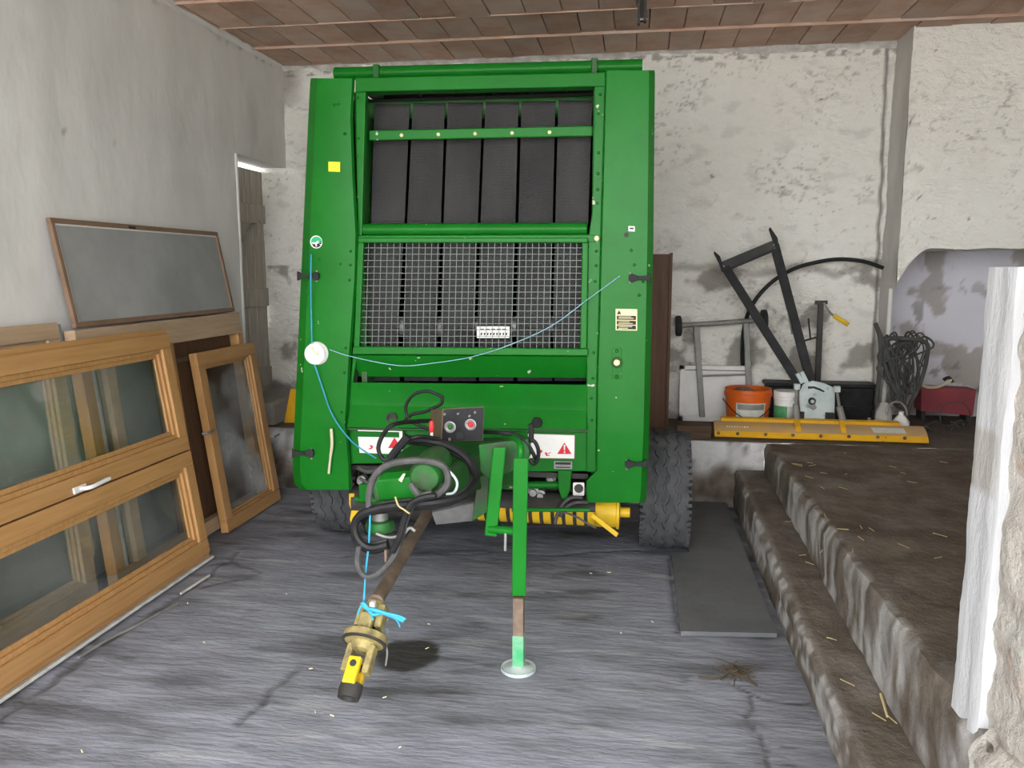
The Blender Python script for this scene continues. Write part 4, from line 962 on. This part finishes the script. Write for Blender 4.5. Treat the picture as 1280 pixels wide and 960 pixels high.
hose([(552, 496), (535, 489), (516, 494), (507, 510), (513, 526), (530, 534), (545, 540)], 3.72, .008)
hose([(553, 494), (552, 504), (544, 509), (530, 515), (515, 518), (506, 525)], 3.72, .008)
hose([(488, 573), (497, 561), (504, 553), (510, 545)], 3.12, .017)
hose([(470, 667), (487, 672), (503, 668), (512, 660), (519, 664)], 3.05, .007, 'tube_grey')
hose([(603, 540, 3.6), (625, 541), (645, 544), (657, 552), (666, 566), (669, 574)], 3.42, .009)
hose([(663, 549), (669, 553), (673, 563), (672, 574), (667, 580), (662, 574)], 3.40, .009)
hose([(664, 530), (664, 553)], 3.40, .012)
hose([(541, 577), (560, 588), (571, 602), (568, 615), (558, 618)], 3.05, .006, 'zinc')
hose([(494, 621), (498, 632), (505, 637), (512, 642)], 2.92, .0035, 'straw')
hose([(481, 678), (482, 690), (482, 702)], 3.0, .006, 'rust')

# blue twine
def twine(pts, lab, r=.0032, m='twine'):
    return tag(obj('blue_twine', MB().tube(spl([F(*p) for p in pts], 5), r, 6), m, smooth=True), lab, 'twine', 'blue twine on the baler')
twine([(389, 318, 4.355), (388.5, 345, 4.32), (389, 390, 4.345), (390, 430, 4.33)], 'blue twine running vertically down the left shield into the pulley', .0042)
twine([(393, 455, 4.33), (403, 485, 4.345), (416, 520, 4.345), (440, 552, 4.33), (470, 573, 4.30)], 'blue twine running from under the pulley down towards the hoses', .0042)
twine([(412, 437, 4.33), (440, 446, 4.36), (498, 457, 4.365), (540, 454, 4.365), (590, 446, 4.365), (640, 430, 4.365), (690, 407, 4.365), (735, 374, 4.365), (775, 345, 4.355)], 'long pale blue twine slung across the wire screen', .0026, 'twine_pale')
twine([(463, 640, 3.0), (461, 680, 3.0), (457, 715, 2.99), (455, 752, 2.97)], 'blue twine holding up the end of the drive shaft', .0042)
t_ = thing('twine_knot', 'bright blue frayed twine knot tied round the drive shaft joint', 'twine', F(462, 760, 2.95))
for pts, r in (([(453, 752), (458, 760), (470, 763), (485, 768), (505, 776)], .009), ([(455, 754), (466, 768), (478, 765)], .007), ([(455, 752), (450, 760), (447, 768)], .004), ([(458, 756), (465, 771), (466, 775)], .004), ([(490, 770), (497, 777), (500, 784)], .003), ([(480, 766), (498, 770), (507, 774)], .006)):
    obj('strand', MB().tube(spl([F(u, v, 2.93) for u, v in pts], 4), r, 6), 'twine', parent=t_, smooth=True)
p0 = F(483, 793, 2.95)
tag(obj('wire_end', MB().tube(spl([F(484, 785, 2.96), F(481, 800, 2.96), F(484, 815, 2.95), F(482, 832, 2.95)], 4), .004, 6), 'tube_grey', smooth=True), 'thin bent grey wire hanging beside the drive shaft joint', 'wire')

# ------------------------------------------------------------------ things on the platform
YW = YB - .03
# brown panel behind the baler
mb = MB().hexa(px([(790, 548), (836, 548), (838.5, 319), (800, 317)], 6.30) + [p + Vector((0, .03, 0)) for p in px([(790, 548), (836, 548), (838.5, 319), (800, 317)], 6.30)])
bp_ = thing('brown_panel', 'dark brown wooden door panel standing upright behind the right shield of the baler', 'door panel', (F(815, 540, 6.3).x, 6.3, PH))
x1 = F(838, 430, 6.25).x
obj('board', MB().box((x1 - .27, 6.28, PH + .005), (x1 - .022, 6.31, 1.86)), 'brown_board', parent=bp_, bevel=.003)
obj('edge_strip', MB().box((x1 - .022, 6.268, PH + .005), (x1, 6.318, 1.87)), 'brown_board', parent=bp_, bevel=.003)
# timber baulk along the ledge
tb = G(866, 549, PH)
tag(obj('timber_baulk', MB().box((F(845, 540, 6.1).x, 6.02, PH), (F(888, 540, 6.1).x, 6.20, PH + .10)), 'timber', bevel=.008), 'dark brown timber baulk lying on the ledge behind the tyre', 'timber')
# yellow board standing behind the left shield
tag(obj('yellow_board', MB().hexa(px([(352, 546), (372, 546), (374, 486), (363, 486)], 6.15) + px([(352, 546), (372, 546), (374, 486), (363, 486)], 6.18)), 'blade_yellow', bevel=.003), 'orange yellow board edge standing behind the left shield of the baler', 'board')
# white cabinet door
Yd = 6.725
wd_ = thing('painted_board', 'white painted cabinet door leaning on the wall behind the upturned trolley', 'board', (F(892, 525, Yd).x, Yd, PH))
xl, xr, zt_ = F(849, 500, Yd).x, F(936, 500, Yd).x, F(890, 457, Yd).z
obj('door_leaf', MB().box((xl + .02, Yd + .005, PH + .005), (xr - .02, Yd + .02, zt_ - .02)), 'white_paint', parent=wd_)
for q in (((xl, Yd - .012, PH + .003), (xl + .04, Yd + .03, zt_)), ((xr - .035, Yd - .012, PH + .003), (xr, Yd + .03, zt_)), ((xl, Yd - .012, zt_ - .035), (xr, Yd + .03, zt_)), ((xl, Yd - .012, PH + .003), (xr, Yd + .03, PH + .05))):
    obj('frame_rail', MB().box(*q), 'white_paint', parent=wd_, bevel=.003)
obj('shadow_strip', MB().box((xl + .04, Yd - .001, zt_ - .042), (xr - .035, Yd + .006, zt_ - .036)), 'label_black', parent=wd_)  # black strip painted as the shadow under the top rail
# upturned trolley
Yt = 6.685
tr = thing('hand_trolley', 'grey tube trolley standing upside down with its two wheels in the air', 'trolley', (F(900, 520, Yt).x, Yt, PH))
obj('axle_tube', MB().cyl(F(849, 407, Yt), F(955, 400, Yt), .020, 12), 'tube_grey', parent=tr, smooth=True)
for (u, v, r) in ((848, 407.5, .085), (955, 400, .085)):
    p = F(u, v, Yt); w_ = obj('wheel', MB().lathe([(.02, -.024), (r * .75, -.026), (r * .97, -.020), (r, 0), (r * .97, .020), (r * .75, .026), (.02, .024)], p, (1, 0, .05), 26), 'rubber', parent=tr, smooth=35)
    obj('hub', MB().lathe([(.03, -.030), (.03, .030)], p, (1, 0, .05), 16), 'tube_grey', parent=w_, smooth=35)
obj('upright', MB().bar(F(870.5, 408, Yt), F(878, 521, Yt + .01), .045, .03, (0, 1, 0)), 'tube_grey', parent=tr, bevel=.004)
obj('upright', MB().bar(F(932.5, 404, Yt), F(938, 521, Yt + .01), .045, .03, (0, 1, 0)), 'tube_grey', parent=tr, bevel=.004)
obj('cross_rod', MB().cyl(F(874, 470, Yt), F(936, 468, Yt), .008, 8), 'tube_grey', parent=tr, smooth=True)
# buckets
def bucket(name, lab, u0, u1, ub0, ub1, vt, Y, m, cat='bucket'):
    zb = PH + .004; c = F((u0 + u1) / 2, 500, Y); zt2 = F((u0 + u1) / 2, vt, Y).z; r1 = (F(u1, vt, Y).x - F(u0, vt, Y).x) / 2; r0 = (F(ub1, 520, Y).x - F(ub0, 520, Y).x) / 2
    t = thing(name, lab, cat, (c.x, Y, PH)); h = zt2 - zb
    obj('shell', MB().lathe([(.001, 0), (r0, 0), (r1 * .985, h * .82), (r1 * 1.03, h * .83), (r1 * 1.03, h * .90), (r1, h * .91), (r1, h), (r1 * .94, h), (r1 * .92, h * .6), (r0 * .9, .02), (.001, .02)], (c.x, Y, zb), (0, 0, 1), 36), m, parent=t, smooth=35)
    return t, c, r0, r1, h, zb
def wrap_label(t, c, Y, zb, ra, rb, h0, h1, a0, a1, m, name='label', n=16):
    rws = []
    for hh, r in ((h0, ra), (h1, rb)):
        rws.append([Vector((c.x + r * math.sin(math.radians(a0 + (a1 - a0) * k / n)), Y - r * math.cos(math.radians(a0 + (a1 - a0) * k / n)), zb + hh)) for k in range(n + 1)])
    return obj(name, MB().rows(rws), m, parent=t, smooth=True, solid=.001)
Yb_ = 6.462
t, c, r0, r1, h, zb = bucket('plastic_bucket', 'orange plastic bucket with a torn pale label behind the yellow blade', 905.5, 964, 910, 959, 485, Yb_, 'orange_plastic')
rr = lambda z: r0 + (r1 - r0) * z / h + .002
wrap_label(t, c, Yb_, zb, rr(h * .2), rr(h * .70), h * .2, h * .70, -38, 42, 'grey_print')
wrap_label(t, c, Yb_, zb, rr(h * .54) + .001, rr(h * .67) + .001, h * .54, h * .67, -34, 38, 'tube_grey', 'print')
obj('handle', MB().tube([Vector((c.x + (r1 + .012) * math.sin(a), Yb_ - (r1 + .012) * math.cos(a), zb + h * .72 - .125 * math.cos(a) ** 2)) for a in [math.radians(-90 + 180 * k / 16) for k in range(17)]], .004, 6), 'rubber', parent=t, smooth=True)
t2 = obj('rag', MB().lathe([(.001, .045), (.04, .04), (.08, .02), (.10, -.02)], (c.x - .04, Yb_, zb + h - .035), (0, 0, 1), 18), 'rust', parent=t, smooth=True)
t, c, r0, r1, h, zb = bucket('plastic_tub', 'small white tub with a green printed side beside the orange bucket', 967, 999, 969, 997, 490, 6.465, 'white_paint', 'tub')
rr = lambda z: r0 + (r1 - r0) * z / h + .002
wrap_label(t, c, 6.465, zb, rr(.01), rr(h * .66), .01, h * .66, -80, -4, 'green_print')
wrap_label(t, c, 6.465, zb, rr(.01), rr(h * .66), .01, h * .66, -2, 60, 'grey_print')
obj('lid', MB().lathe([(r1 * 1.04, 0), (r1 * 1.04, .03), (r1 * .9, .034)], (c.x, 6.465, zb + h - .02), (0, 0, 1), 28), 'white_paint', parent=t, smooth=35)
# snow blade
YS = 6.06
def SB(u, v, Y): return F(u, v, Y)
sbp = thing('snow_blade', 'yellow snow plough blade with black lifting arms lying at the platform edge', 'snow blade', (F(1025, 545, YS).x, YS, PH))
xs0, xs1 = F(893, 548, YS).x, F(1161, 548, YS).x
zz0 = PH + .012
def profile(x0, x1, pts, mdl, name, par=sbp, solid=.012):
    return obj(name, MB().rows([[Vector((x0 + (x1 - x0) * k / 12, y, z)) for k in range(13)] for y, z in pts]), mdl, parent=par, smooth=50, solid=solid)
mp_ = [(YS + .02, zz0 + .035), (YS + .045, zz0 + .06), (YS + .085, zz0 + .08), (YS + .13, zz0 + .092)]
mbd = profile(xs0, xs1, mp_, 'blade_dusty', 'moldboard')
profile(xs0, xs1, [(YS - .006, zz0), (YS + .008, zz0 + .022), (YS + .022, zz0 + .037)], 'blade_yellow', 'cutting_edge', solid=.014)
profile(xs0 + .06, xs1 - .16, [(YS + .128, zz0 + .09), (YS + .14, zz0 + .112), (YS + .18, zz0 + .118), (YS + .19, zz0 + .10)], 'blade_yellow', 'top_lip', solid=.012)
mb = MB()
for s, x in ((0, xs0), (1, xs1)):
    mb.prism([Vector((x - .012 * s, y, z)) for y, z in [(YS, zz0)] + mp_ + [(YS + .18, zz0 + .06), (YS + .18, zz0)]], (.012, 0, 0))
obj('end_cheek', mb, 'blade_yellow', parent=sbp)
bolts(sbp, [(898, 541), (922, 542), (957, 543), (991, 544), (1026, 545), (1061, 545.5), (1097, 546.5), (1131, 547.5)], YS - .004, .010, 'rust')
# worn sticker patches (lettering no longer readable)
def lab_on(pts, m, nm): 
    mb = MB(); a = [F(u, v, YS + .05) for u, v in pts]; return obj(nm, mb.prism(a, (0, .004, 0)), m, parent=sbp)
q0, q1 = F(1092, 533, YS + .05).x, F(1133, 533, YS + .05).x
obj('sticker', MB().rows([[Vector((q0, YS + .035, zz0 + .060)), Vector((q1, YS + .035, zz0 + .060))], [Vector((q0 - .01, YS + .080, zz0 + .0865)), Vector((q1 - .01, YS + .080, zz0 + .0865))]]), 'grey_print', parent=sbp, solid=.002)
mb = MB(); random.seed(3)
for k in range(9):
    x = F(909 + 3.2 * k, 533, YS + .04).x; hh = random.uniform(.006, .016)
    mb.obox((x, YS + .050, zz0 + .069), (.005, 0, .001), (0, -.001, .002), (0, hh * .6, .3 * hh))
obj('worn_lettering', mb, 'label_white', parent=sbp)
# bracket, ears, springs
Yk = 6.30
bk = obj('mount_plate', MB().prism(px([(1001, 526), (1039, 526), (1041, 484), (1030, 479), (1016, 476), (1004, 480), (999, 490)], Yk), (0, .02, 0)), 'zinc', parent=sbp, bevel=.003)
obj('plate_side', MB().prism(px([(1038, 526), (1043, 526), (1044, 486), (1040, 484)], Yk), (0, .10, 0)), 'zinc', parent=bk, bevel=.003)
obj('pivot_boss', MB().lathe([(.012, 0), (.026, 0), (.028, -.02), (.020, -.03), (.01, -.03)], F(1014.5, 501, Yk), (0, 1, 0), 20), 'dark_steel', parent=bk, smooth=30)
obj('pivot_pin', MB().lathe([(.014, -.01), (.014, -.036), (.008, -.04)], F(1014.5, 501, Yk), (0, 1, 0), 14), 'zinc', parent=bk, smooth=30)
obj('slot_plate', MB().prism(px([(1012, 505), (1018, 503), (1021, 510), (1017, 513), (1013, 511)], Yk - .012), (0, .012, 0)), 'steel', parent=bk)
obj('curved_slot', MB().prism(px([(1010, 483), (1018, 483), (1026, 486), (1031, 489), (1030, 490.5), (1024, 488), (1017, 485.5), (1010, 486)], Yk - .003), (0, .004, 0)), 'label_black', parent=bk)
for du in (0, 5.5):
    obj('spring_tab', MB().prism(px([(994.5 + du, 468 - du * .4), (999 + du, 466 - du * .4), (1006 + du, 478), (1001 + du, 480)], Yk - .03), (0, .03, 0)), 'zinc', parent=bk, bevel=.002)
obj('plate_notch', MB().box(tuple(F(998, 526, Yk - .03)), tuple(F(1004, 514, Yk + .02))).box(tuple(F(1032, 527, Yk - .03)), tuple(F(1041, 515, Yk + .02))), 'rubber', parent=bk)
for (pts, tu) in (([(996, 485), (995, 505), (996, 527)], 994.5), ([(1046, 488), (1049, 508), (1054, 528)], 1047.5)):
    P = [F(u, v, Yk - .06) for u, v in pts]
    s_ = obj('spring_strut', MB().tube([P[0], P[1], P[1] + (P[2] - P[1]) * .02, P[2]], [.011, .011, .024, .026], 12), 'tube_grey', parent=sbp, smooth=35)
    obj('strut_block', MB().obox(P[0] + Vector((0, 0, .01)), (.022, 0, 0), (0, .02, 0), (0, 0, .022)), 'zinc', parent=s_, bevel=.003)
for u in (997, 1054):
    p = F(u, 536, YS + .06); obj('strut_foot', MB().hexa([Vector(q) for q in ((p.x - .02, YS + .02, zz0 + .04), (p.x + .02, YS + .02, zz0 + .04), (p.x + .02, YS + .11, zz0 + .085), (p.x - .02, YS + .11, zz0 + .085), (p.x - .02, YS + .05, zz0 + .085), (p.x + .02, YS + .05, zz0 + .085), (p.x + .02, YS + .12, zz0 + .13), (p.x - .02, YS + .12, zz0 + .13))]), 'blade_yellow', parent=sbp, bevel=.004)
obj('base_beam', MB().box((F(1002, 522, Yk).x, Yk - .02, PH + .02), (F(1060, 522, Yk).x, Yk + .12, PH + .10)), 'dark_steel', parent=sbp, bevel=.006)
# lifting frame: two long arms and a cross plate
Yh = 6.55
def arm(u0, v0, u1, v1): return obj('lift_arm', MB().bar(F(u0, v0, Yk + .05), F(u1, v1, Yh), .065, .05, (0, 1, 0)), 'rubber', parent=sbp, bevel=.004)
arm(999, 480, 904, 330); arm(1013, 476, 968, 306)
obj('cross_plate', MB().hexa(px([(904, 340), (971, 312), (967, 300), (900, 328)], Yh - .03) + px([(904, 340), (971, 312), (967, 300), (900, 328)], Yh - .015)), 'dark_steel', parent=sbp, bevel=.003)
obj('cross_edge', MB().hexa(px([(904, 341), (971, 313), (970.4, 310), (903.4, 338)], Yh - .05) + px([(904, 341), (971, 313), (970.4, 310), (903.4, 338)], Yh - .01)), 'rubber', parent=sbp)
for pts in ([(899, 329), (903, 340), (906, 338), (900, 320), (893, 314), (893, 317)], [(967, 301), (971, 313), (974, 310), (972, 297), (963, 284), (962, 287)]):
    obj('hook_ear', MB().prism(px(pts, Yh - .05), (0, .05, 0)), 'rubber', parent=sbp, bevel=.002)
bolts(sbp, [(904, 333), (904.5, 338), (967, 306), (969, 311)], Yh - .032, .008, 'steel')
for pts in ([(925, 352), (936, 372)], [(941, 392), (951, 416)], [(932, 378), (938, 374)], [(955, 421), (961, 417)]):
    pass
obj('thin_rod', MB().cyl(F(978, 350, 6.5), F(990, 418, 6.42), .006, 6), 'steel', parent=sbp)
# arched black hose
Yg = 6.68
tag(obj('rubber_hose', MB().tube(spl([F(934, 515, 6.785), F(930, 480, 6.785), F(928, 454, 6.785), F(928, 430, 6.755), (F(931, 405, 6.73)), F(941, 380, Yg), F(962, 355, Yg), F(990, 337, Yg), F(1020, 328, Yg), F(1050, 324, Yg), F(1080, 327, Yg), F(1104, 335, Yg)], 6), .016, 10), 'hose', smooth=True), 'black rubber hose arching up against the wall behind the lifting frame', 'hose')
# steel post with crank
cpst = thing('crank_post', 'slim grey steel post with a yellow-handled crank leaning on the wall', 'post', (F(1022, 500, 6.62).x, 6.62, PH))
obj('post', MB().bar(F(1026, 378, 6.66), F(1022, 478, 6.64), .042, .03, (0, 1, 0)), 'dark_steel', parent=cpst, bevel=.003)
obj('post_cap', MB().bar(F(1019, 378, 6.66), F(1034, 378, 6.66), .03, .03, (0, 1, 0)), 'dark_steel', parent=cpst)
obj('side_arm', MB().cyl(F(1005, 426, 6.64), F(1023, 421, 6.64), .008, 6).cyl(F(1013, 423, 6.64), F(1010.5, 398, 6.64), .007, 6), 'dark_steel', parent=cpst, smooth=True)
obj('crank_rod', MB().tube(spl([F(1030, 379, 6.64), F(1033, 384, 6.64), F(1038, 391, 6.62), F(1043, 395, 6.6)], 4), .008, 7), 'steel', parent=cpst, smooth=True)
obj('crank_handle', MB().cyl(F(1042, 394.5, 6.6), F(1060.5, 406, 6.58), .018, 10), 'yellow', parent=cpst, smooth=30, label='yellow crank handle')
# black trough
mb = MB(); xa_, xb_ = F(958, 500, 6.6).x, F(1094, 500, 6.6).x; zt3 = F(1060, 480, 6.6).z
bt = thing('black_trough', 'long black plastic trough standing behind the blade against the wall', 'trough', ((xa_ + xb_) / 2, 6.6, PH))
mb.hexa([(xa_ + .02, 6.60, PH + .004), (xb_ - .02, 6.60, PH + .004), (xb_ - .02, 6.77, PH + .004), (xa_ + .02, 6.77, PH + .004), (xa_, 6.585, zt3 - .03), (xb_, 6.585, zt3 - .03), (xb_, 6.785, zt3 - .03), (xa_, 6.785, zt3 - .03)])
obj('body', mb, 'hose', parent=bt, bevel=.02)
obj('rim', MB().box((xa_ - .012, 6.575, zt3 - .032), (xb_ + .012, 6.795, zt3)), 'hose', parent=bt, bevel=.012)
obj('rib', MB().box((xa_ + .012, 6.585, PH + .16), (xb_ - .012, 6.60, PH + .18)), 'hose', parent=bt, bevel=.005)
# tangle of cables hanging in the corner
cbx = thing('cable_bundle', 'tangle of grey cables and belts hanging in the wall corner', 'cable bundle', (F(1128, 500, 6.45).x, 6.45, PH))
random.seed(11)
for k in range(20):
    u0 = random.uniform(1101, 1148); v0 = random.uniform(418, 436); vb = random.uniform(475, 512); ub = random.uniform(1112, 1142); wd = random.uniform(5, 16); Yq = random.uniform(6.46, 6.56)
    pts = [(u0, v0), (u0 + wd * .7, v0 - 5), (u0 + wd * 1.3, v0 + 8), (ub + wd, (v0 + vb) / 2), (ub + wd * .3, vb), (ub - wd * .6, vb - 6), (ub - wd, (v0 + vb) / 2 + 4), (u0 - wd * .4, v0 + 14)]
    obj('cable', MB().tube(spl([F(u, v, Yq + random.uniform(-.03, .03)) for u, v in pts], 4, True), random.uniform(.005, .009), 6, True), 'bundle', parent=cbx, smooth=True)
for pts in ([(1094, 404), (1104, 428), (1118, 470), (1134, 524)], [(1097, 410), (1101, 432), (1099, 470), (1096, 500), (1100, 523)], [(1103, 424), (1125, 423), (1157, 428), (1158, 450), (1150, 480), (1138, 505), (1132, 524)], [(1110, 425), (1106, 455), (1120, 490), (1134, 512)]):
    obj('thick_cable', MB().tube(spl([F(u, v, 6.47) for u, v in pts], 6), .017, 8), 'bundle', parent=cbx, smooth=True)
# grey stone block and little bottle, jug
tag(obj('stone_block', MB().lathe([(.001, 0), (.06, 0), (.065, .09), (.055, .19), (.03, .25), (.001, .26)], (F(1105, 510, 6.36).x, 6.36, PH), (0, 0, 1), 14), 'stone', smooth=50), 'grey boulder in the corner under the tangle of cables', 'stone')
jb = thing('white_jug', 'small white plastic jug under the hanging cables', 'jug', (F(1127, 512, 6.36).x, 6.36, PH))
p = F(1127, 512, 6.36)
obj('jug_body', MB().lathe([(.001, 0), (.055, 0), (.06, .02), (.06, .11), (.03, .15), (.018, .16), (.018, .185), (.001, .186)], (p.x, 6.36, PH + .003), (0, 0, 1), 20), 'white_paint', parent=jb, smooth=40)
bt2 = F(1087, 516, 6.36)
tag(obj('grey_bottle', MB().lathe([(.001, 0), (.028, 0), (.030, .01), (.030, .07), (.014, .10), (.012, .13), (.001, .131)], (bt2.x, 6.36, PH + .003), (0, 0, 1), 16), 'tube_grey', smooth=40), 'small grey bottle standing beside the blade end near the stone', 'bottle')
tag(obj('wire_hoop', MB().tube([F(1121 + 13 * math.cos(a), 519 - 17 * math.sin(a), 6.285) for a in [PI * k / 14 for k in range(15)]], .008, 6), 'tube_grey', smooth=True), 'pale grey hoop leaning against the white jug', 'hoop')
# maroon box with hose
Yr = 7.04
rb = thing('maroon_box', 'maroon metal box with a pale hose on top standing in the niche', 'box', (F(1184, 515, Yr).x, Yr, PH))
x0r, x1r = F(1152, 500, Yr).x, F(1218, 500, Yr).x
obj('box_body', MB().hexa([(x0r, Yr, PH + .08), (x1r, Yr, PH + .05), (x1r, Yr + .18, PH + .05), (x0r, Yr + .18, PH + .08), (x0r - .01, Yr - .0, F(1152, 484, Yr).z), (x1r + .01, Yr, F(1218, 487, Yr).z), (x1r + .01, Yr + .18, F(1218, 487, Yr).z), (x0r - .01, Yr + .18, F(1152, 484, Yr).z)]), 'maroon', parent=rb, bevel=.006)
obj('pale_hose', MB().tube(spl([F(1150, 480, Yr + .06), F(1160, 484, Yr - .01), F(1174, 483, Yr - .015), F(1186, 477, Yr), F(1190, 474, Yr + .05)], 5), .012, 8), 'rope', parent=rb, smooth=True)
obj('nozzle', MB().tube(spl([F(1179, 475, Yr + .05), F(1186, 472, Yr + .04), F(1191, 478, Yr + .02)], 4), .014, 8), 'rubber', parent=rb, smooth=True)
for x in (x0r + .03, x1r - .03): obj('foot', MB().box((x - .015, Yr + .02, PH), (x + .015, Yr + .16, PH + .085)), 'dark_steel', parent=rb)
tag(obj('wire_ring', MB().tube([F(1194 + 19 * math.cos(2 * PI * k / 24), 521 - 19 * math.sin(2 * PI * k / 24), 6.90 + .03 * math.sin(2 * PI * k / 24)) for k in range(24)], .0045, 6, True), 'bundle', smooth=True), 'thin rusty wire ring leaning on the front of the maroon box', 'ring')
# small iron bits in the niche
random.seed(5)
mb = MB()
for k in range(11):
    u, v = random.uniform(1150, 1215), random.uniform(528, 540); p = G(u, v, PH + .012); d = Vector((random.uniform(-1, 1), random.uniform(-1, 1), random.uniform(0, .3))).normalized() * random.uniform(.03, .06)
    tag(obj('iron_scrap', MB().tube([p - d, p + d * .2 + Vector((0, 0, .02)), p + d + Vector((0, 0, .02))], random.uniform(.006, .012), 6), 'bundle', smooth=True), 'dark iron scrap lying before the maroon box in the niche', 'scrap', 'iron scraps in the niche')

# ------------------------------------------------------------------ rubber mat
m4 = [G(872, 632), G(906, 629), G(974, 800), G(849, 797)]
m4[0].x = .365
mt = MB(); N = 20
def mfn(s, t):
    q = m4[0].lerp(m4[1], s).lerp(m4[3].lerp(m4[2], s), t)
    q.x = m4[1].x + (q.x - m4[1].x) * 1.0
    xl = .362 if q.y > 4.78 else .25
    q.x = xl + (.70 - xl) * s
    return q + Vector((0, 0, .022))
mt.grid(mfn, N, 40)
o = obj('rubber_mat', mt, 'mat_rubber', smooth=60, solid=.022); tag(o, 'worn black rubber mat lying on the floor beside the steps', 'mat')
# twigs and straw
tw = thing('twig_clump', 'small clump of dry brown twigs on the floor below the rubber mat', 'twigs', G(915, 845))
random.seed(21)
for k in range(26):
    u, v = 918 + random.gauss(0, 9), 843 + random.gauss(0, 5); p = G(u, v, .01); d = Vector((random.uniform(-1, 1), random.uniform(-.6, .6), 0)).normalized() * random.uniform(.02, .07)
    obj('twig', MB().tube([p - d, p + Vector((0, 0, .015)), p + d + Vector((0, 0, random.uniform(0, .03)))], .0028, 5), 'twig', parent=tw)
for pts in ([(873, 846), (892, 848), (912, 846)], [(915, 838), (935, 850), (946, 857)]):
    obj('twig', MB().tube(spl([G(u, v, .012) for u, v in pts], 3), .005, 5), 'twig', parent=tw)
random.seed(31)
def straw(p, lab, grp, L_=.05, m='straw', r=.0018):
    d = Vector((random.uniform(-1, 1), random.uniform(-1, 1), 0)).normalized() * random.uniform(.5, 1) * L_
    tag(obj('straw', MB().tube([p - d, p + d], r, 5), m), lab, 'straw', grp)
for k in range(26):
    u, v = random.uniform(990, 1180), random.uniform(565, 700)
    straw(G(u, v, PH + .012), 'pale straw stalk lying on the raised platform', 'straw on the platform', .035)
for (u, v) in ((1003, 697), (1012, 706), (985, 660), (1128, 884), (1060, 840), (1100, 880), (1040, 790)):
    p = on(u, v, 0, .87) if False else G(u, v, .22); straw(Vector((min(max(p.x, .79), .93), p.y, step_h(p.y) + .012)), 'pale straw stalk lying on the lower step', 'straw on the step', .035)
p = Vector((.915, G(1128, 886, .18).y, step_h(3) + .015)); tag(obj('straw', MB().tube([p + Vector((0, -.06, 0)), p + Vector((.01, .06, .02))], .0045, 6), 'straw'), 'thick yellow straw stalk against the upper riser', 'straw')
for k in range(18):
    u, v = random.uniform(60, 940), random.uniform(700, 950)
    if 410 < u < 480 and v < 880: continue
    straw(G(u, v, .012), 'tiny pale chip lying on the concrete floor', 'chips on the floor', .010, 'label_cream', .0022)
